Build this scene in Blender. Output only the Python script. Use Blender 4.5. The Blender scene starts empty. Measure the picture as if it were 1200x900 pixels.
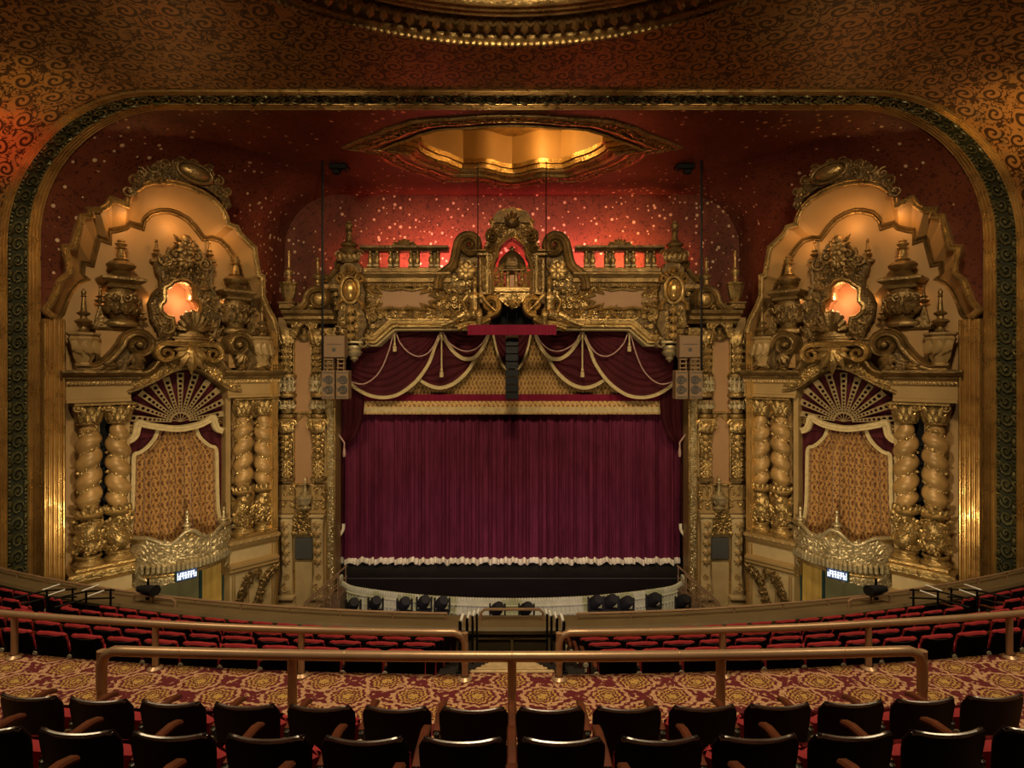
import bpy, math, random
from mathutils import Vector, Matrix
from mathutils.geometry import tessellate_polygon
PI = math.pi
SC = bpy.context.scene
COL = SC.collection
FPX = 661.0          # focal length in pixels of the 1200-wide frame
EYE = 11.0           # eye height above the stalls floor
R = math.radians

# ------------------------------------------------------------------ mesh builder
class MB:
    """collects geometry in a wall frame: u along the wall, w out of the wall, z up"""
    def __init__(s): s.v = []; s.f = []
    def add(s, vs, fs):
        o = len(s.v); s.v += vs; s.f += [tuple(i + o for i in f) for f in fs]
    def grid(s, rows, closed_v=False, closed_u=False):
        n = len(rows); k = len(rows[0]); vs = [p for r in rows for p in r]; fs = []
        for i in range(n if closed_u else n - 1):
            a = i * k; b = ((i + 1) % n) * k
            for j in range(k if closed_v else k - 1):
                j2 = (j + 1) % k
                fs.append((a + j, a + j2, b + j2, b + j))
        s.add(vs, fs)
    def box(s, u, w, z, su, sw, sz, bev=0.0):
        """centre and full sizes"""
        a, b, c = su / 2, sw / 2, sz / 2
        if bev <= 0:
            vs = [(u + i * a, w + j * b, z + k * c) for i in (-1, 1) for j in (-1, 1) for k in (-1, 1)]
            s.add(vs, [(0, 1, 3, 2), (4, 6, 7, 5), (0, 4, 5, 1), (2, 3, 7, 6), (0, 2, 6, 4), (1, 5, 7, 3)])
        else:
            e = bev
            def ring(h, q): return [(u + x, w + y, z + h) for x, y in ((-a + q, -b), (a - q, -b), (a, -b + q), (a, b - q), (a - q, b), (-a + q, b), (-a, b - q), (-a, -b + q))]
            def ring2(h, q): return [(u + x, w + y, z + h) for x, y in ((-a + 2*e, -b + e), (a - 2*e, -b + e), (a - e, -b + 2*e), (a - e, b - 2*e), (a - 2*e, b - e), (-a + 2*e, b - e), (-a + e, b - 2*e), (-a + e, -b + 2*e))]
            rows = [ring2(-c, e), ring(-c + e, e), ring(c - e, e), ring2(c, e)]
            o = len(s.v); s.grid(rows, closed_v=True)
            s.f.append(tuple(o + i for i in range(7, -1, -1))); s.f.append(tuple(o + 24 + i for i in range(8)))
    def prism(s, poly, w0, w1, cap_back=False):
        n = len(poly)
        vs = [(u, w1, z) for u, z in poly] + [(u, w0, z) for u, z in poly]
        fs = [tuple(range(n))] + [(i, (i + 1) % n, n + (i + 1) % n, n + i) for i in range(n)]
        if cap_back: fs.append(tuple(range(2 * n - 1, n - 1, -1)))
        s.add(vs, fs)
    def extrude_u(s, prof, u0, u1):
        """profile [(w,z)] closed polygon, run along u"""
        n = len(prof)
        vs = [(u0, w, z) for w, z in prof] + [(u1, w, z) for w, z in prof]
        s.add(vs, [(i, (i + 1) % n, n + (i + 1) % n, n + i) for i in range(n)] + [tuple(range(n)), tuple(range(2 * n - 1, n - 1, -1))])
    def lathe(s, u, w, z, prof, n=14, su=1.0, sw=1.0, a0=0.0, a1=2 * PI):
        full = abs(a1 - a0 - 2 * PI) < 1e-6
        rows = []
        for r, h in prof:
            rows.append([(u + r * su * math.cos(a0 + (a1 - a0) * i / (n if full else n - 1)), w + r * sw * math.sin(a0 + (a1 - a0) * i / (n if full else n - 1)), z + h) for i in range(n)])
        s.grid(rows, closed_v=full)
    def tube(s, pts, rad, n=6, caps=True):
        pts = [Vector(p) for p in pts]; k = len(pts)
        if not hasattr(rad, '__len__'): rad = [rad] * k
        rows = []; t0 = (pts[1] - pts[0]).normalized()
        ref = Vector((0, 0, 1)) if abs(t0.z) < .9 else Vector((1, 0, 0))
        nrm = t0.cross(ref).normalized()
        for i in range(k):
            t = (pts[min(i + 1, k - 1)] - pts[max(i - 1, 0)])
            if t.length < 1e-9: t = t0
            t = t.normalized()
            nrm = nrm - t * nrm.dot(t)
            if nrm.length < 1e-6: nrm = t.cross(Vector((0.3, 0.5, 0.8)))
            nrm.normalize(); bn = t.cross(nrm)
            rows.append([tuple(pts[i] + (nrm * math.cos(2 * PI * j / n) + bn * math.sin(2 * PI * j / n)) * rad[i]) for j in range(n)])
        o = len(s.v); s.grid(rows, closed_v=True)
        if caps:
            s.f.append(tuple(o + j for j in range(n - 1, -1, -1))); s.f.append(tuple(o + (k - 1) * n + j for j in range(n)))
    def blob(s, u, w, z, a, b, c, n=8, m=5, rot=0.0):
        rows = []; cr, sr = math.cos(rot), math.sin(rot)
        for i in range(m + 1):
            th = PI * i / m; row = []
            for j in range(n):
                ph = 2 * PI * j / n
                x = a * math.sin(th) * math.cos(ph); y = b * math.sin(th) * math.sin(ph); h = c * math.cos(th)
                row.append((u + x * cr - h * sr, w + y, z + x * sr + h * cr))
            rows.append(row)
        s.grid(rows, closed_v=True)
    def sweep(s, path, prof, closed=False):
        """path [(u,z)] in the wall plane, profile [(o,w)], o to the left of travel; mitred"""
        n = len(path); rows = []
        for i in range(n):
            p = Vector(path[i])
            a = Vector(path[i - 1]) if (i > 0 or closed) else None
            b = Vector(path[(i + 1) % n]) if (i < n - 1 or closed) else None
            d1 = (p - a).normalized() if a is not None else None
            d2 = (b - p).normalized() if b is not None else None
            if d1 is None: d1 = d2
            if d2 is None: d2 = d1
            n1 = Vector((-d1.y, d1.x)); n2 = Vector((-d2.y, d2.x)); m = n1 + n2
            if m.length < 1e-4: m = n1
            m.normalize(); sc = min(1 / max(m.dot(n1), .3), 2.2)
            rows.append([(p.x + m.x * o * sc, w, p.y + m.y * o * sc) for o, w in prof])
        s.grid(rows, closed_u=closed)
    def ribbon(s, pts, widths, w0, w1, edge=.18, lip=.03):
        """moulded scroll band along pts [(u,z)]"""
        n = len(pts); rows = []
        if not hasattr(w1, '__len__'): w1 = [w1] * n
        for i in range(n):
            p = Vector(pts[i]); d = (Vector(pts[min(i + 1, n - 1)]) - Vector(pts[max(i - 1, 0)])).normalized()
            nn = Vector((-d.y, d.x)); h = widths[i] / 2; e = h * edge * 2
            row = []
            for o, w in ((h, w0), (h, w1[i]), (h - e * .5, w1[i] + lip), (h - e, w1[i]), (h * .25, w1[i] - lip * .6), (0, w1[i] + lip * .5), (-h * .25, w1[i] - lip * .6), (-h + e, w1[i]), (-h + e * .5, w1[i] + lip), (-h, w1[i]), (-h, w0)):
                q = p + nn * o; row.append((q.x, w, q.y))
            rows.append(row)
        o = len(s.v); k = len(rows[0]); s.grid(rows)
        s.f.append(tuple(o + j for j in range(k))); s.f.append(tuple(o + (n - 1) * k + j for j in range(k - 1, -1, -1)))
    # -------- relief ornament
    def scroll(s, u, z, r, w, ang=0.0, turn=1, turns=1.5, th=None, n=15, sd=5):
        th = th or r * .2; pts = []; rad = []
        for i in range(n):
            t = i / (n - 1); q = r * (1 - .8 * t); a = ang + turn * turns * 2 * PI * t
            pts.append((u + q * math.cos(a), w + th * (.2 + .7 * t), z + q * math.sin(a))); rad.append(th * (1.05 - .45 * t))
        s.tube(pts, rad, sd)
        s.blob(u, w + th * .9, z, th * 1.15, th * 1.15, th * 1.15, 6, 4)
    def leaf(s, u, z, L, ang, w, wid=.32, lift=.35, curl=.25, n=5):
        ca, sa = math.cos(ang), math.sin(ang); rows = []
        for i in range(n + 1):
            t = i / n; h = L * wid * (math.sin(PI * (.12 + .88 * t)) ** .8 if t < 1 else 0.02) * (1.0 if i % 2 else .78)
            x = L * t; y = L * curl * t * t
            up = w + L * lift * (.25 + .75 * math.sin(PI * min(t * .75 + .1, 1)))
            row = []
            for o, k in ((-h, -.5), (-h * .5, .0), (0, .35), (h * .5, .0), (h, -.5)):
                xx = x; yy = y + o
                row.append((u + xx * ca - yy * sa, up + k * L * .16, z + xx * sa + yy * ca))
            rows.append(row)
        s.grid(rows)
    def rosette(s, u, z, r, w, k=6, a0=0.0):
        for i in range(k): s.leaf(u, z, r, a0 + 2 * PI * i / k, w, .4, .3, 0.0, 4)
        s.blob(u, w + r * .25, z, r * .3, r * .3, r * .3, 6, 4)
    def palm(s, u, z, r, ang, w, k=5, spread=2.2):
        for i in range(k):
            q = (i / (k - 1) - .5) if k > 1 else 0
            s.leaf(u, z, r * (1 - .35 * abs(q) * 2), ang + spread * q, w, .22, .3, .35 * q, 5)
    def field(s, poly, cell, w, seed, relief=1.0, axis=None):
        """fill a region with scrolls, leaves and rosettes"""
        rg = random.Random(seed); us = [p[0] for p in poly]; zs = [p[1] for p in poly]
        nu = max(1, round((max(us) - min(us)) / cell)); nz = max(1, round((max(zs) - min(zs)) / cell))
        cu = (max(us) - min(us)) / nu; cz = (max(zs) - min(zs)) / nz
        for i in range(nu):
            for j in range(nz):
                u = min(us) + (i + .5 + rg.uniform(-.22, .22)) * cu; z = min(zs) + (j + .5 + rg.uniform(-.22, .22)) * cz
                if not inside(u, z, poly): continue
                k = rg.random(); r = cell * rg.uniform(.42, .58); tn = 1 if (i + j) % 2 else -1; a = rg.uniform(0, 2 * PI)
                if k < .5:
                    s.scroll(u, z, r, w, a, tn, 1.35, r * .2 * relief, 11)
                    s.leaf(u + r * math.cos(a), z + r * math.sin(a), r * 1.1, a + tn * 1.9, w, .3, .35 * relief, .3 * tn)
                    s.leaf(u + r * math.cos(a), z + r * math.sin(a), r * .9, a - tn * .6, w, .3, .35 * relief, -.3 * tn)
                elif k < .85:
                    s.palm(u - r * .5 * math.cos(a), z - r * .5 * math.sin(a), r * 1.35, a, w, 4, 1.9)
                else:
                    s.rosette(u, z, r * .8, w, 6, a)

def inside(x, y, poly):
    c = False; n = len(poly); j = n - 1
    for i in range(n):
        xi, yi = poly[i]; xj, yj = poly[j]
        if (yi > y) != (yj > y) and x < (xj - xi) * (y - yi) / (yj - yi) + xi: c = not c
        j = i
    return c

def catmull(pts, n=6, closed=False):
    """smooth curve through points (any dimension)"""
    P = [Vector(p) for p in pts]; out = []; k = len(P)
    for i in range(k if closed else k - 1):
        p0 = P[i - 1] if (i > 0 or closed) else P[0]; p1 = P[i]; p2 = P[(i + 1) % k]
        p3 = P[(i + 2) % k] if (i + 2 < k or closed) else P[-1]
        for j in range(n):
            t = j / n
            out.append(tuple(.5 * ((2 * p1) + (p2 - p0) * t + (2 * p0 - 5 * p1 + 4 * p2 - p3) * t * t + (3 * p1 - p0 - 3 * p2 + p3) * t ** 3)))
    if not closed: out.append(tuple(P[-1]))
    return out

def spiral(u, z, r0, r1, a0, turns, n=28):
    """points of a spiral from radius r0 in to r1"""
    return [(u + (r0 + (r1 - r0) * (i / n) ** .8) * math.cos(a0 + turns * 2 * PI * i / n), z + (r0 + (r1 - r0) * (i / n) ** .8) * math.sin(a0 + turns * 2 * PI * i / n)) for i in range(n + 1)]

def resample(pts, n):
    P = [Vector(p) for p in pts]; L = [0]
    for a, b in zip(P, P[1:]): L.append(L[-1] + (b - a).length)
    out = []; k = 0
    for i in range(n):
        t = L[-1] * i / (n - 1)
        while k < len(P) - 2 and L[k + 1] < t: k += 1
        q = (t - L[k]) / max(L[k + 1] - L[k], 1e-9); out.append(tuple(P[k].lerp(P[k + 1], min(max(q, 0), 1))))
    return out

# ------------------------------------------------------------------ frames of the walls
class Frame:
    def __init__(s, ox, oy, th): s.o = (ox, oy); s.th = th
    def world(s, u, w, z):
        c, n = math.cos(s.th), math.sin(s.th)
        return Vector((s.o[0] + u * c + w * n, s.o[1] + u * n - w * c, z))
WORLD = Frame(0, 0, 0)               # u = x, w = -y
DF = 24.3                            # distance of the proscenium wall
FAC = Frame(0, DF, 0)
TH = math.atan2(.737, .676)
BAY = Frame(-14.59, 19.27, TH)       # the splayed wall left of the stage

def f(px, py, w=0.0):
    d = DF - w
    return ((px - 600) / FPX * d, EYE + (435 - py) / FPX * d)
def fl(lst, w=0.0): return [f(a, b, w) for a, b in lst]
def fd(px, py, d): return ((px - 600) / FPX * d, EYE + (435 - py) / FPX * d)
def g(px, py, w=0.0):
    k = (px - 600) / FPX; o = BAY.world(0, w, 0); c, n = math.cos(TH), math.sin(TH)
    u = (k * o.y - o.x) / (c - n * k); d = o.y + n * u
    return (u, EYE + (435 - py) / FPX * d)
def gl(lst, w=0.0): return [g(a, b, w) for a, b in lst]
def gs(px, w=0.0):
    """metres per pixel at a place on the bay wall"""
    u = g(px, 435, w)[0]; return BAY.world(u, w, 0).y / FPX

# ------------------------------------------------------------------ objects
MIRROR = []
BASE = {}
def mesh_from(name, m, base, mat, smooth=True, angle=42):
    me = bpy.data.meshes.new(name)
    b = base
    me.from_pydata([(v[0] - b[0], -(v[1] - b[1]), v[2] - b[2]) for v in m.v], [], m.f)
    me.materials.append(mat)
    if smooth:
        me.polygons.foreach_set('use_smooth', [True] * len(me.polygons)); me.set_sharp_from_angle(angle=R(angle))
    me.update()
    return me
def thing(fr, name, label, cat, base, group=None, rot=0.0, mirror=True):
    o = bpy.data.objects.new(name, None); COL.objects.link(o); o.empty_display_size = .2
    o.location = fr.world(*base); o.rotation_euler = (0, 0, fr.th + rot)
    BASE[o] = base
    o['label'] = label.replace('{side}', 'left') if mirror else label; o['category'] = cat
    if group: o['group'] = group.replace('{side}', 'left') if mirror else group
    if mirror: MIRROR.append((o, label, group))
    return o
def part(root, name, m, mat, parent=None, label=None, smooth=True, angle=42):
    me = mesh_from(name, m, BASE[root], mat, smooth, angle)
    o = bpy.data.objects.new(name, me); COL.objects.link(o); o.parent = parent or root
    if label: o['label'] = label
    return o
def solo(fr, name, m, mat, label, cat, base, group=None, mirror=True, smooth=True, angle=42):
    me = mesh_from(name, m, base, mat, smooth, angle)
    o = bpy.data.objects.new(name, me); COL.objects.link(o)
    o.location = fr.world(*base); o.rotation_euler = (0, 0, fr.th)
    o['label'] = label.replace('{side}', 'left') if mirror else label; o['category'] = cat
    if group: o['group'] = group.replace('{side}', 'left') if mirror else group
    if mirror: MIRROR.append((o, label, group))
    return o
def struct(fr, name, m, mat, mirror=None, smooth=True, parent=None, base=(0, 0, 0), angle=42):
    """mirror = the name of the mirrored twin"""
    me = mesh_from(name, m, base, mat, smooth, angle)
    o = bpy.data.objects.new(name, me); COL.objects.link(o)
    if parent is None:
        o.location = fr.world(*base); o.rotation_euler = (0, 0, fr.th); o['kind'] = 'structure'
        if mirror: MIRROR.append((o, mirror, None))
    else: o.parent = parent
    return o
FLIP = {}
def flip(me):
    if me not in FLIP:
        c = me.copy(); c.transform(Matrix.Scale(-1, 4, Vector((1, 0, 0)))); c.flip_normals(); FLIP[me] = c
    return FLIP[me]
def mirror_all():
    def cp(o, parent):
        c = o.copy()
        if o.data is not None: c.data = flip(o.data)
        COL.objects.link(c); c.parent = parent
        c.location = (-o.location[0], o.location[1], o.location[2]); c.rotation_euler = (0, 0, -o.rotation_euler[2])
        for ch in list(o.children): cp(ch, c)
        return c
    for o, lab, grp in MIRROR:
        c = cp(o, None)
        if o.get('kind') == 'structure': c.name = lab
        else:
            c['label'] = lab.replace('{side}', 'right')
            if grp: c['group'] = grp.replace('{side}', 'right')
def dup(o, parent=None):
    c = o.copy(); COL.objects.link(c); c.parent = parent
    for ch in list(o.children): dup(ch, c)
    return c

# ------------------------------------------------------------------ materials
class NT:
    def __init__(s, name):
        s.m = bpy.data.materials.new(name); s.m.use_nodes = True; s.t = s.m.node_tree
        s.b = s.t.nodes['Principled BSDF']
    def n(s, typ, **kw):
        x = s.t.nodes.new(typ)
        for k, v in kw.items(): setattr(x, k, v)
        return x
    def l(s, a, b): s.t.links.new(a, b)
    def math(s, op, a, b=None, c=None):
        x = s.n('ShaderNodeMath', operation=op)
        for i, q in enumerate((a, b, c)):
            if q is None: continue
            if isinstance(q, (int, float)): x.inputs[i].default_value = q
            else: s.l(q, x.inputs[i])
        return x.outputs[0]
    def coord(s, kind='Object', scale=(1, 1, 1), rot=(0, 0, 0), loc=(0, 0, 0)):
        if kind == 'Position': o = s.n('ShaderNodeNewGeometry').outputs['Position']
        else: o = s.n('ShaderNodeTexCoord').outputs[kind]
        mp = s.n('ShaderNodeMapping'); mp.inputs['Scale'].default_value = scale; mp.inputs['Rotation'].default_value = rot; mp.inputs['Location'].default_value = loc
        s.l(o, mp.inputs['Vector']); return mp.outputs[0]
    def noise(s, vec, scale, detail=4, rough=.55, dist=0.0):
        x = s.n('ShaderNodeTexNoise'); x.inputs['Scale'].default_value = scale; x.inputs['Detail'].default_value = detail
        x.inputs['Roughness'].default_value = rough; x.inputs['Distortion'].default_value = dist
        s.l(vec, x.inputs['Vector']); return x.outputs['Fac']
    def voro(s, vec, scale, feature='F1', rnd=1.0):
        x = s.n('ShaderNodeTexVoronoi', feature=feature); x.inputs['Scale'].default_value = scale; x.inputs['Randomness'].default_value = rnd
        s.l(vec, x.inputs['Vector']); return x
    def ramp(s, fac, stops, interp='LINEAR'):
        x = s.n('ShaderNodeValToRGB'); x.color_ramp.interpolation = interp; e = x.color_ramp.elements
        while len(e) < len(stops): e.new(.5)
        for q, (p, c) in zip(e, stops):
            q.position = p; q.color = (*c, 1) if hasattr(c, '__len__') else (c, c, c, 1)
        s.l(fac, x.inputs[0]); return x.outputs[0]
    def mix(s, fac, a, b):
        x = s.n('ShaderNodeMix', data_type='RGBA')
        if isinstance(fac, (int, float)): x.inputs[0].default_value = fac
        else: s.l(fac, x.inputs[0])
        for i, q in ((6, a), (7, b)):
            if hasattr(q, '__len__') and not hasattr(q, 'links'): x.inputs[i].default_value = (*q[:3], 1)
            else: s.l(q, x.inputs[i])
        return x.outputs[2]
    def set(s, **kw):
        names = dict(color='Base Color', rough='Roughness', metal='Metallic', spec='Specular IOR Level', sheen='Sheen Weight', coat='Coat Weight', emit='Emission Color', estr='Emission Strength')
        for k, v in kw.items():
            i = s.b.inputs[names[k]]
            if hasattr(v, 'links') or hasattr(v, 'is_linked'): s.l(v, i)
            elif hasattr(v, '__len__'): i.default_value = (*v, 1)
            else: i.default_value = v
        return s
    def bump(s, h, strength=.3, dist=.02):
        x = s.n('ShaderNodeBump'); x.inputs['Strength'].default_value = strength; x.inputs['Distance'].default_value = dist
        s.l(h, x.inputs['Height']); s.l(x.outputs[0], s.b.inputs['Normal']); return s
    def sep(s, vec):
        x = s.n('ShaderNodeSeparateXYZ'); s.l(vec, x.inputs[0]); return x.outputs
    def comb(s, a, b, c=0.0):
        x = s.n('ShaderNodeCombineXYZ')
        for i, q in enumerate((a, b, c)):
            if isinstance(q, (int, float)): x.inputs[i].default_value = q
            else: s.l(q, x.inputs[i])
        return x.outputs[0]

M = {}
def metal(name, c0, c1, rough=.38, met=.8, sc=2.2, bump=.25, bsc=14, spec=.5, dist=.03):
    t = NT(name); v = t.coord('Object')
    k = t.noise(v, sc, 5, .6); col = t.ramp(k, [(.32, c0), (.68, c1)])
    h = t.noise(v, bsc, 3, .6)
    t.set(color=col, metal=met, rough=t.ramp(t.noise(v, sc * 3, 3), [(.3, rough - .1), (.7, rough + .14)]), spec=spec).bump(h, bump, dist)
    M[name] = t.m
def plain(name, c, rough=.6, metal_=0.0, var=.12, sc=3, bump=.1, bsc=20, spec=.4, **kw):
    t = NT(name); v = t.coord('Object'); k = t.noise(v, sc, 4)
    d = tuple(x * (1 - var) for x in c); l = tuple(min(1, x * (1 + var)) for x in c)
    t.set(color=t.ramp(k, [(.3, d), (.7, l)]), rough=rough, metal=metal_, spec=spec, **kw)
    if bump: t.bump(t.noise(v, bsc, 3), bump, .01)
    M[name] = t.m

metal('bronze', (.13, .082, .030), (.34, .22, .082), .36, .68, 1.6, .75, 11, dist=.05)
metal('bronze_dark', (.065, .040, .015), (.19, .12, .046), .38, .66, 1.6, .8, 9, dist=.06)
metal('gilt', (.27, .175, .062), (.56, .38, .145), .31, .72, 1.8, .65, 12, dist=.04)
metal('gilt_rib', (.46, .27, .085), (.72, .48, .17), .30, .74, .9, .08, 4)
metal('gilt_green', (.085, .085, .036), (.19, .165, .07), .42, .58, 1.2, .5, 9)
metal('band_ground', (.022, .026, .012), (.05, .05, .02), .55, .3, 1.2, .3, 12)
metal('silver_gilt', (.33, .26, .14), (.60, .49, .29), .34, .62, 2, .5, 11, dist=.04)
plain('pale_plaster', (.36, .21, .075), .55, 0, .12, .7, .12, 8)
plain('stone', (.33, .215, .085), .5, .15, .16, 1.1, .2, 7)
plain('stone_light', (.46, .34, .17), .5, .12, .16, 1.2, .2, 7)
plain('salmon_panel', (.32, .175, .08), .5, .0, .08, 1.0, .06, 20)
plain('niche_glow', (.62, .36, .20), .6, 0, .06, 1, 0)
plain('column_marble', (.36, .215, .075), .42, .15, .3, 2.2, .1, 6)
plain('cream_trim', (.50, .385, .195), .75, 0, .15, 6, .5, 60)
plain('nosing', (.50, .36, .19), .8, 0, .2, 9, .3, 60)
plain('fan_tan', (.25, .175, .078), .7, 0, .15, 6, .3, 40)
plain('hem_white', (.80, .74, .58), .8, 0, .12, 5, .5, 40)
plain('rope_pink', (.42, .26, .22), .7, 0, .1, 6, .3, 60)
plain('black', (.004, .004, .0045), .75, 0, .2, 3, .05, 30)
plain('black_cloth', (.004, .004, .005), .9, 0, .2, 3, 0)
plain('black_steel', (.012, .012, .012), .4, .6, .2, 3, .05, 30)
plain('pale_sleeve', (.75, .73, .68), .45, 0, .05, 3, 0)
plain('speaker_tan', (.21, .13, .07), .6, 0, .08, 3, .2, 80)
plain('speaker_slate', (.055, .055, .052), .6, 0, .1, 3, .2, 80)
plain('array_black', (.012, .014, .018), .5, .1, .1, 3, .2, 60)
plain('green_curtain', (.19, .18, .09), .7, 0, .1, 1.5, .1, 5)
plain('yellow_curtain', (.56, .36, .085), .7, 0, .1, 1.5, .1, 5)
plain('teal_frame', (.015, .05, .05), .5, 0, .1, 3, 0)
plain('rail_bronze', (.40, .255, .15), .36, .45, .1, 4, .06, 40)
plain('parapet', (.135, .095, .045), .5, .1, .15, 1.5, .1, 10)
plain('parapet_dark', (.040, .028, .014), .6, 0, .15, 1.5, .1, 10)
plain('riser_black', (.008, .006, .006), .85, 0, .2, 2, .2, 20)
plain('chair_back', (.008, .0032, .003), .5, 0, .3, 3, .03, 30, spec=.14)
plain('chair_wood', (.085, .020, .008), .42, 0, .3, 6, .06, 30)
plain('edge_gloss', (.055, .035, .028), .22, 0, .2, 6, .02, 30, spec=.9)
plain('chair_iron', (.05, .045, .035), .5, .3, .2, 4, .1, 30)
plain('emblem', (.55, .48, .33), .5, .1, .1, 4, .2, 30)
plain('stage_black', (.0045, .0045, .006), .6, 0, .4, 1.2, .05, 6, spec=.12)
plain('stage_line', (.10, .10, .10), .6, 0, .1, 3, 0)
plain('apron_white', (.42, .43, .30), .6, 0, .12, 3, .2, 10)
plain('floor_grey', (.05, .05, .065), .7, 0, .2, 1, .1, 5)
plain('wood_stair', (.13, .08, .05), .5, 0, .25, 3, .1, 20)

def velvet(name, c0, c1, rough=.8, sheen=.35):
    t = NT(name); v = t.coord('Object', (1, 1, .25)); k = t.noise(v, 3.2, 4)
    t.set(color=t.ramp(k, [(.3, c0), (.7, c1)]), rough=rough, sheen=sheen, spec=.2)
    t.bump(t.noise(t.coord('Object'), 60, 2), .15, .005)
    t.b.inputs['Sheen Tint'].default_value = (c1[0] * 2, c1[1] * 2, c1[2] * 2, 1)
    M[name] = t.m
velvet('maroon', (.038, .004, .007), (.068, .007, .012), .8, .2)
velvet('curtain', (.085, .010, .030), (.155, .020, .056), .8, .2)
velvet('maroon_valance', (.14, .004, .022), (.17, .006, .028))
velvet('seat_red', (.24, .018, .022), (.36, .03, .036), .75, .3)

def brocade(name, ground, gold, sx, sz, soft=.1):
    """woven damask: a half-drop lattice of rosettes and ogee lines"""
    t = NT(name); v = t.coord('Object'); x, y, z = t.sep(v)
    nz = t.noise(v, 9, 2)
    U = t.math('ADD', t.math('DIVIDE', x, sx), t.math('MULTIPLY', nz, .12)); W = t.math('DIVIDE', z, sz)
    ds = []
    for off in (0.0, .5):
        a = t.math('SUBTRACT', t.math('FRACT', t.math('ADD', U, off)), .5); b = t.math('SUBTRACT', t.math('FRACT', t.math('ADD', W, off)), .5)
        ds.append(t.math('ADD', t.math('POWER', t.math('ABSOLUTE', a), 1.3), t.math('POWER', t.math('ABSOLUTE', b), 1.3)))
    d = t.math('MINIMUM', ds[0], ds[1])
    s = t.math('SINE', t.math('MULTIPLY', d, 21.0))
    wv = t.math('SINE', t.math('MULTIPLY', t.math('ADD', t.math('DIVIDE', x, sx), t.math('MULTIPLY', t.math('SINE', t.math('MULTIPLY', W, 6.2832)), .16)), 12.566))
    s = t.math('ADD', t.math('ADD', t.math('MULTIPLY', s, .13), t.math('MULTIPLY', wv, .16)), t.math('MULTIPLY', t.noise(v, 17, 4, .65), 1.15))
    t.set(color=t.ramp(s, [(.30, ground), (.30 + soft, ground), (.58, gold), (.8, gold)]), rough=.6, sheen=.15, spec=.25)
    t.bump(s, .15, .01); M[name] = t.m
brocade('brocade', (.12, .045, .012), (.42, .25, .08), .34, .44)
brocade('brocade_box', (.09, .026, .008), (.36, .19, .055), .29, .40)
brocade('brocade_fringe', (.22, .10, .03), (.58, .36, .14), .42, .50)

# red "sky" with projected star light painted in as cream speckles
def sky_mat():
    t = NT('starry_red'); v = t.coord('Position')
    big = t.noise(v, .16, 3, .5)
    base = t.ramp(t.noise(v, .5, 4), [(.3, (.115, .026, .012)), (.7, (.20, .056, .026))])
    # dark arabesques
    w = t.voro(v, 4.2, 'DISTANCE_TO_EDGE').outputs['Distance']; q = t.noise(v, 7.5, 2, .5, 1.2)
    mark = t.math('GREATER_THAN', q, .585)
    base = t.mix(t.math('MULTIPLY', mark, .75), base, (.045, .010, .005))
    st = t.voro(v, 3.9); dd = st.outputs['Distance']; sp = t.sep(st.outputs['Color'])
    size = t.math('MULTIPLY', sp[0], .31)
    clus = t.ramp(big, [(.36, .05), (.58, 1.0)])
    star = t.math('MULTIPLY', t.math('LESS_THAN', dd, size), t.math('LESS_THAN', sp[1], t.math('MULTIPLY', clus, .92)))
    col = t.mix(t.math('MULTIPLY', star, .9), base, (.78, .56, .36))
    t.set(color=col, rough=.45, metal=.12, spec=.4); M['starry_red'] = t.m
sky_mat()

def spiral_cells(t, U, W, arms, k, rad):
    """returns (spiral line mask, rosette mask) on a half-drop lattice"""
    res = []; ros = []
    for off in (0.0, .5):
        a = t.math('SUBTRACT', t.math('FRACT', t.math('ADD', U, off)), .5); b = t.math('SUBTRACT', t.math('FRACT', t.math('ADD', W, off)), .5)
        b = t.math('MULTIPLY', b, 1.0)
        r = t.math('SQRT', t.math('ADD', t.math('MULTIPLY', a, a), t.math('MULTIPLY', b, b)))
        th = t.math('ARCTAN2', b, a)
        sp = t.math('SINE', t.math('ADD', t.math('MULTIPLY', th, arms), t.math('MULTIPLY', r, k)))
        lim = t.math('LESS_THAN', r, rad)
        res.append(t.math('MULTIPLY', t.math('GREATER_THAN', sp, .15), lim)); ros.append(lim)
    return t.math('MAXIMUM', res[0], res[1]), t.math('MAXIMUM', ros[0], ros[1])

def ceiling_mat():
    t = NT('stencilled_gold'); v = t.coord('UV'); x, y, z = t.sep(v)
    n1 = t.noise(v, 1.1, 2)
    U = t.math('ADD', t.math('DIVIDE', x, 1.08), t.math('MULTIPLY', n1, .34)); W = t.math('ADD', t.math('DIVIDE', y, 1.0), t.math('MULTIPLY', n1, -.2))
    sp, lim = spiral_cells(t, U, W, 1.0, 34.0, .25)
    q = t.noise(v, 3.1, 2, .45, 1.6)
    leaf = t.math('LESS_THAN', t.math('ABSOLUTE', t.math('SUBTRACT', q, .5)), .045)
    leaf2 = t.math('GREATER_THAN', t.noise(v, 4.4, 2, .45, .8), .60)
    out = t.math('MULTIPLY', t.math('MAXIMUM', leaf, leaf2), t.math('SUBTRACT', 1.0, lim))
    line = t.math('MAXIMUM', sp, out)
    hue = t.noise(v, .23, 2); worn = t.noise(v, 1.9, 4, .7)
    gold = t.mix(t.ramp(hue, [(.38, 0.0), (.62, 1.0)]), (.36, .215, .075), (.41, .185, .055))
    gold = t.mix(t.ramp(worn, [(.55, 0.0), (.72, 1.0)]), gold, (.22, .16, .085))
    col = t.mix(t.math('MULTIPLY', line, .92), gold, (.032, .013, .006))
    t.set(color=col, rough=.46, metal=.22, spec=.35)
    t.bump(t.math('ADD', line, t.math('MULTIPLY', worn, .4)), .25, .02); M['stencilled_gold'] = t.m
ceiling_mat()

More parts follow.
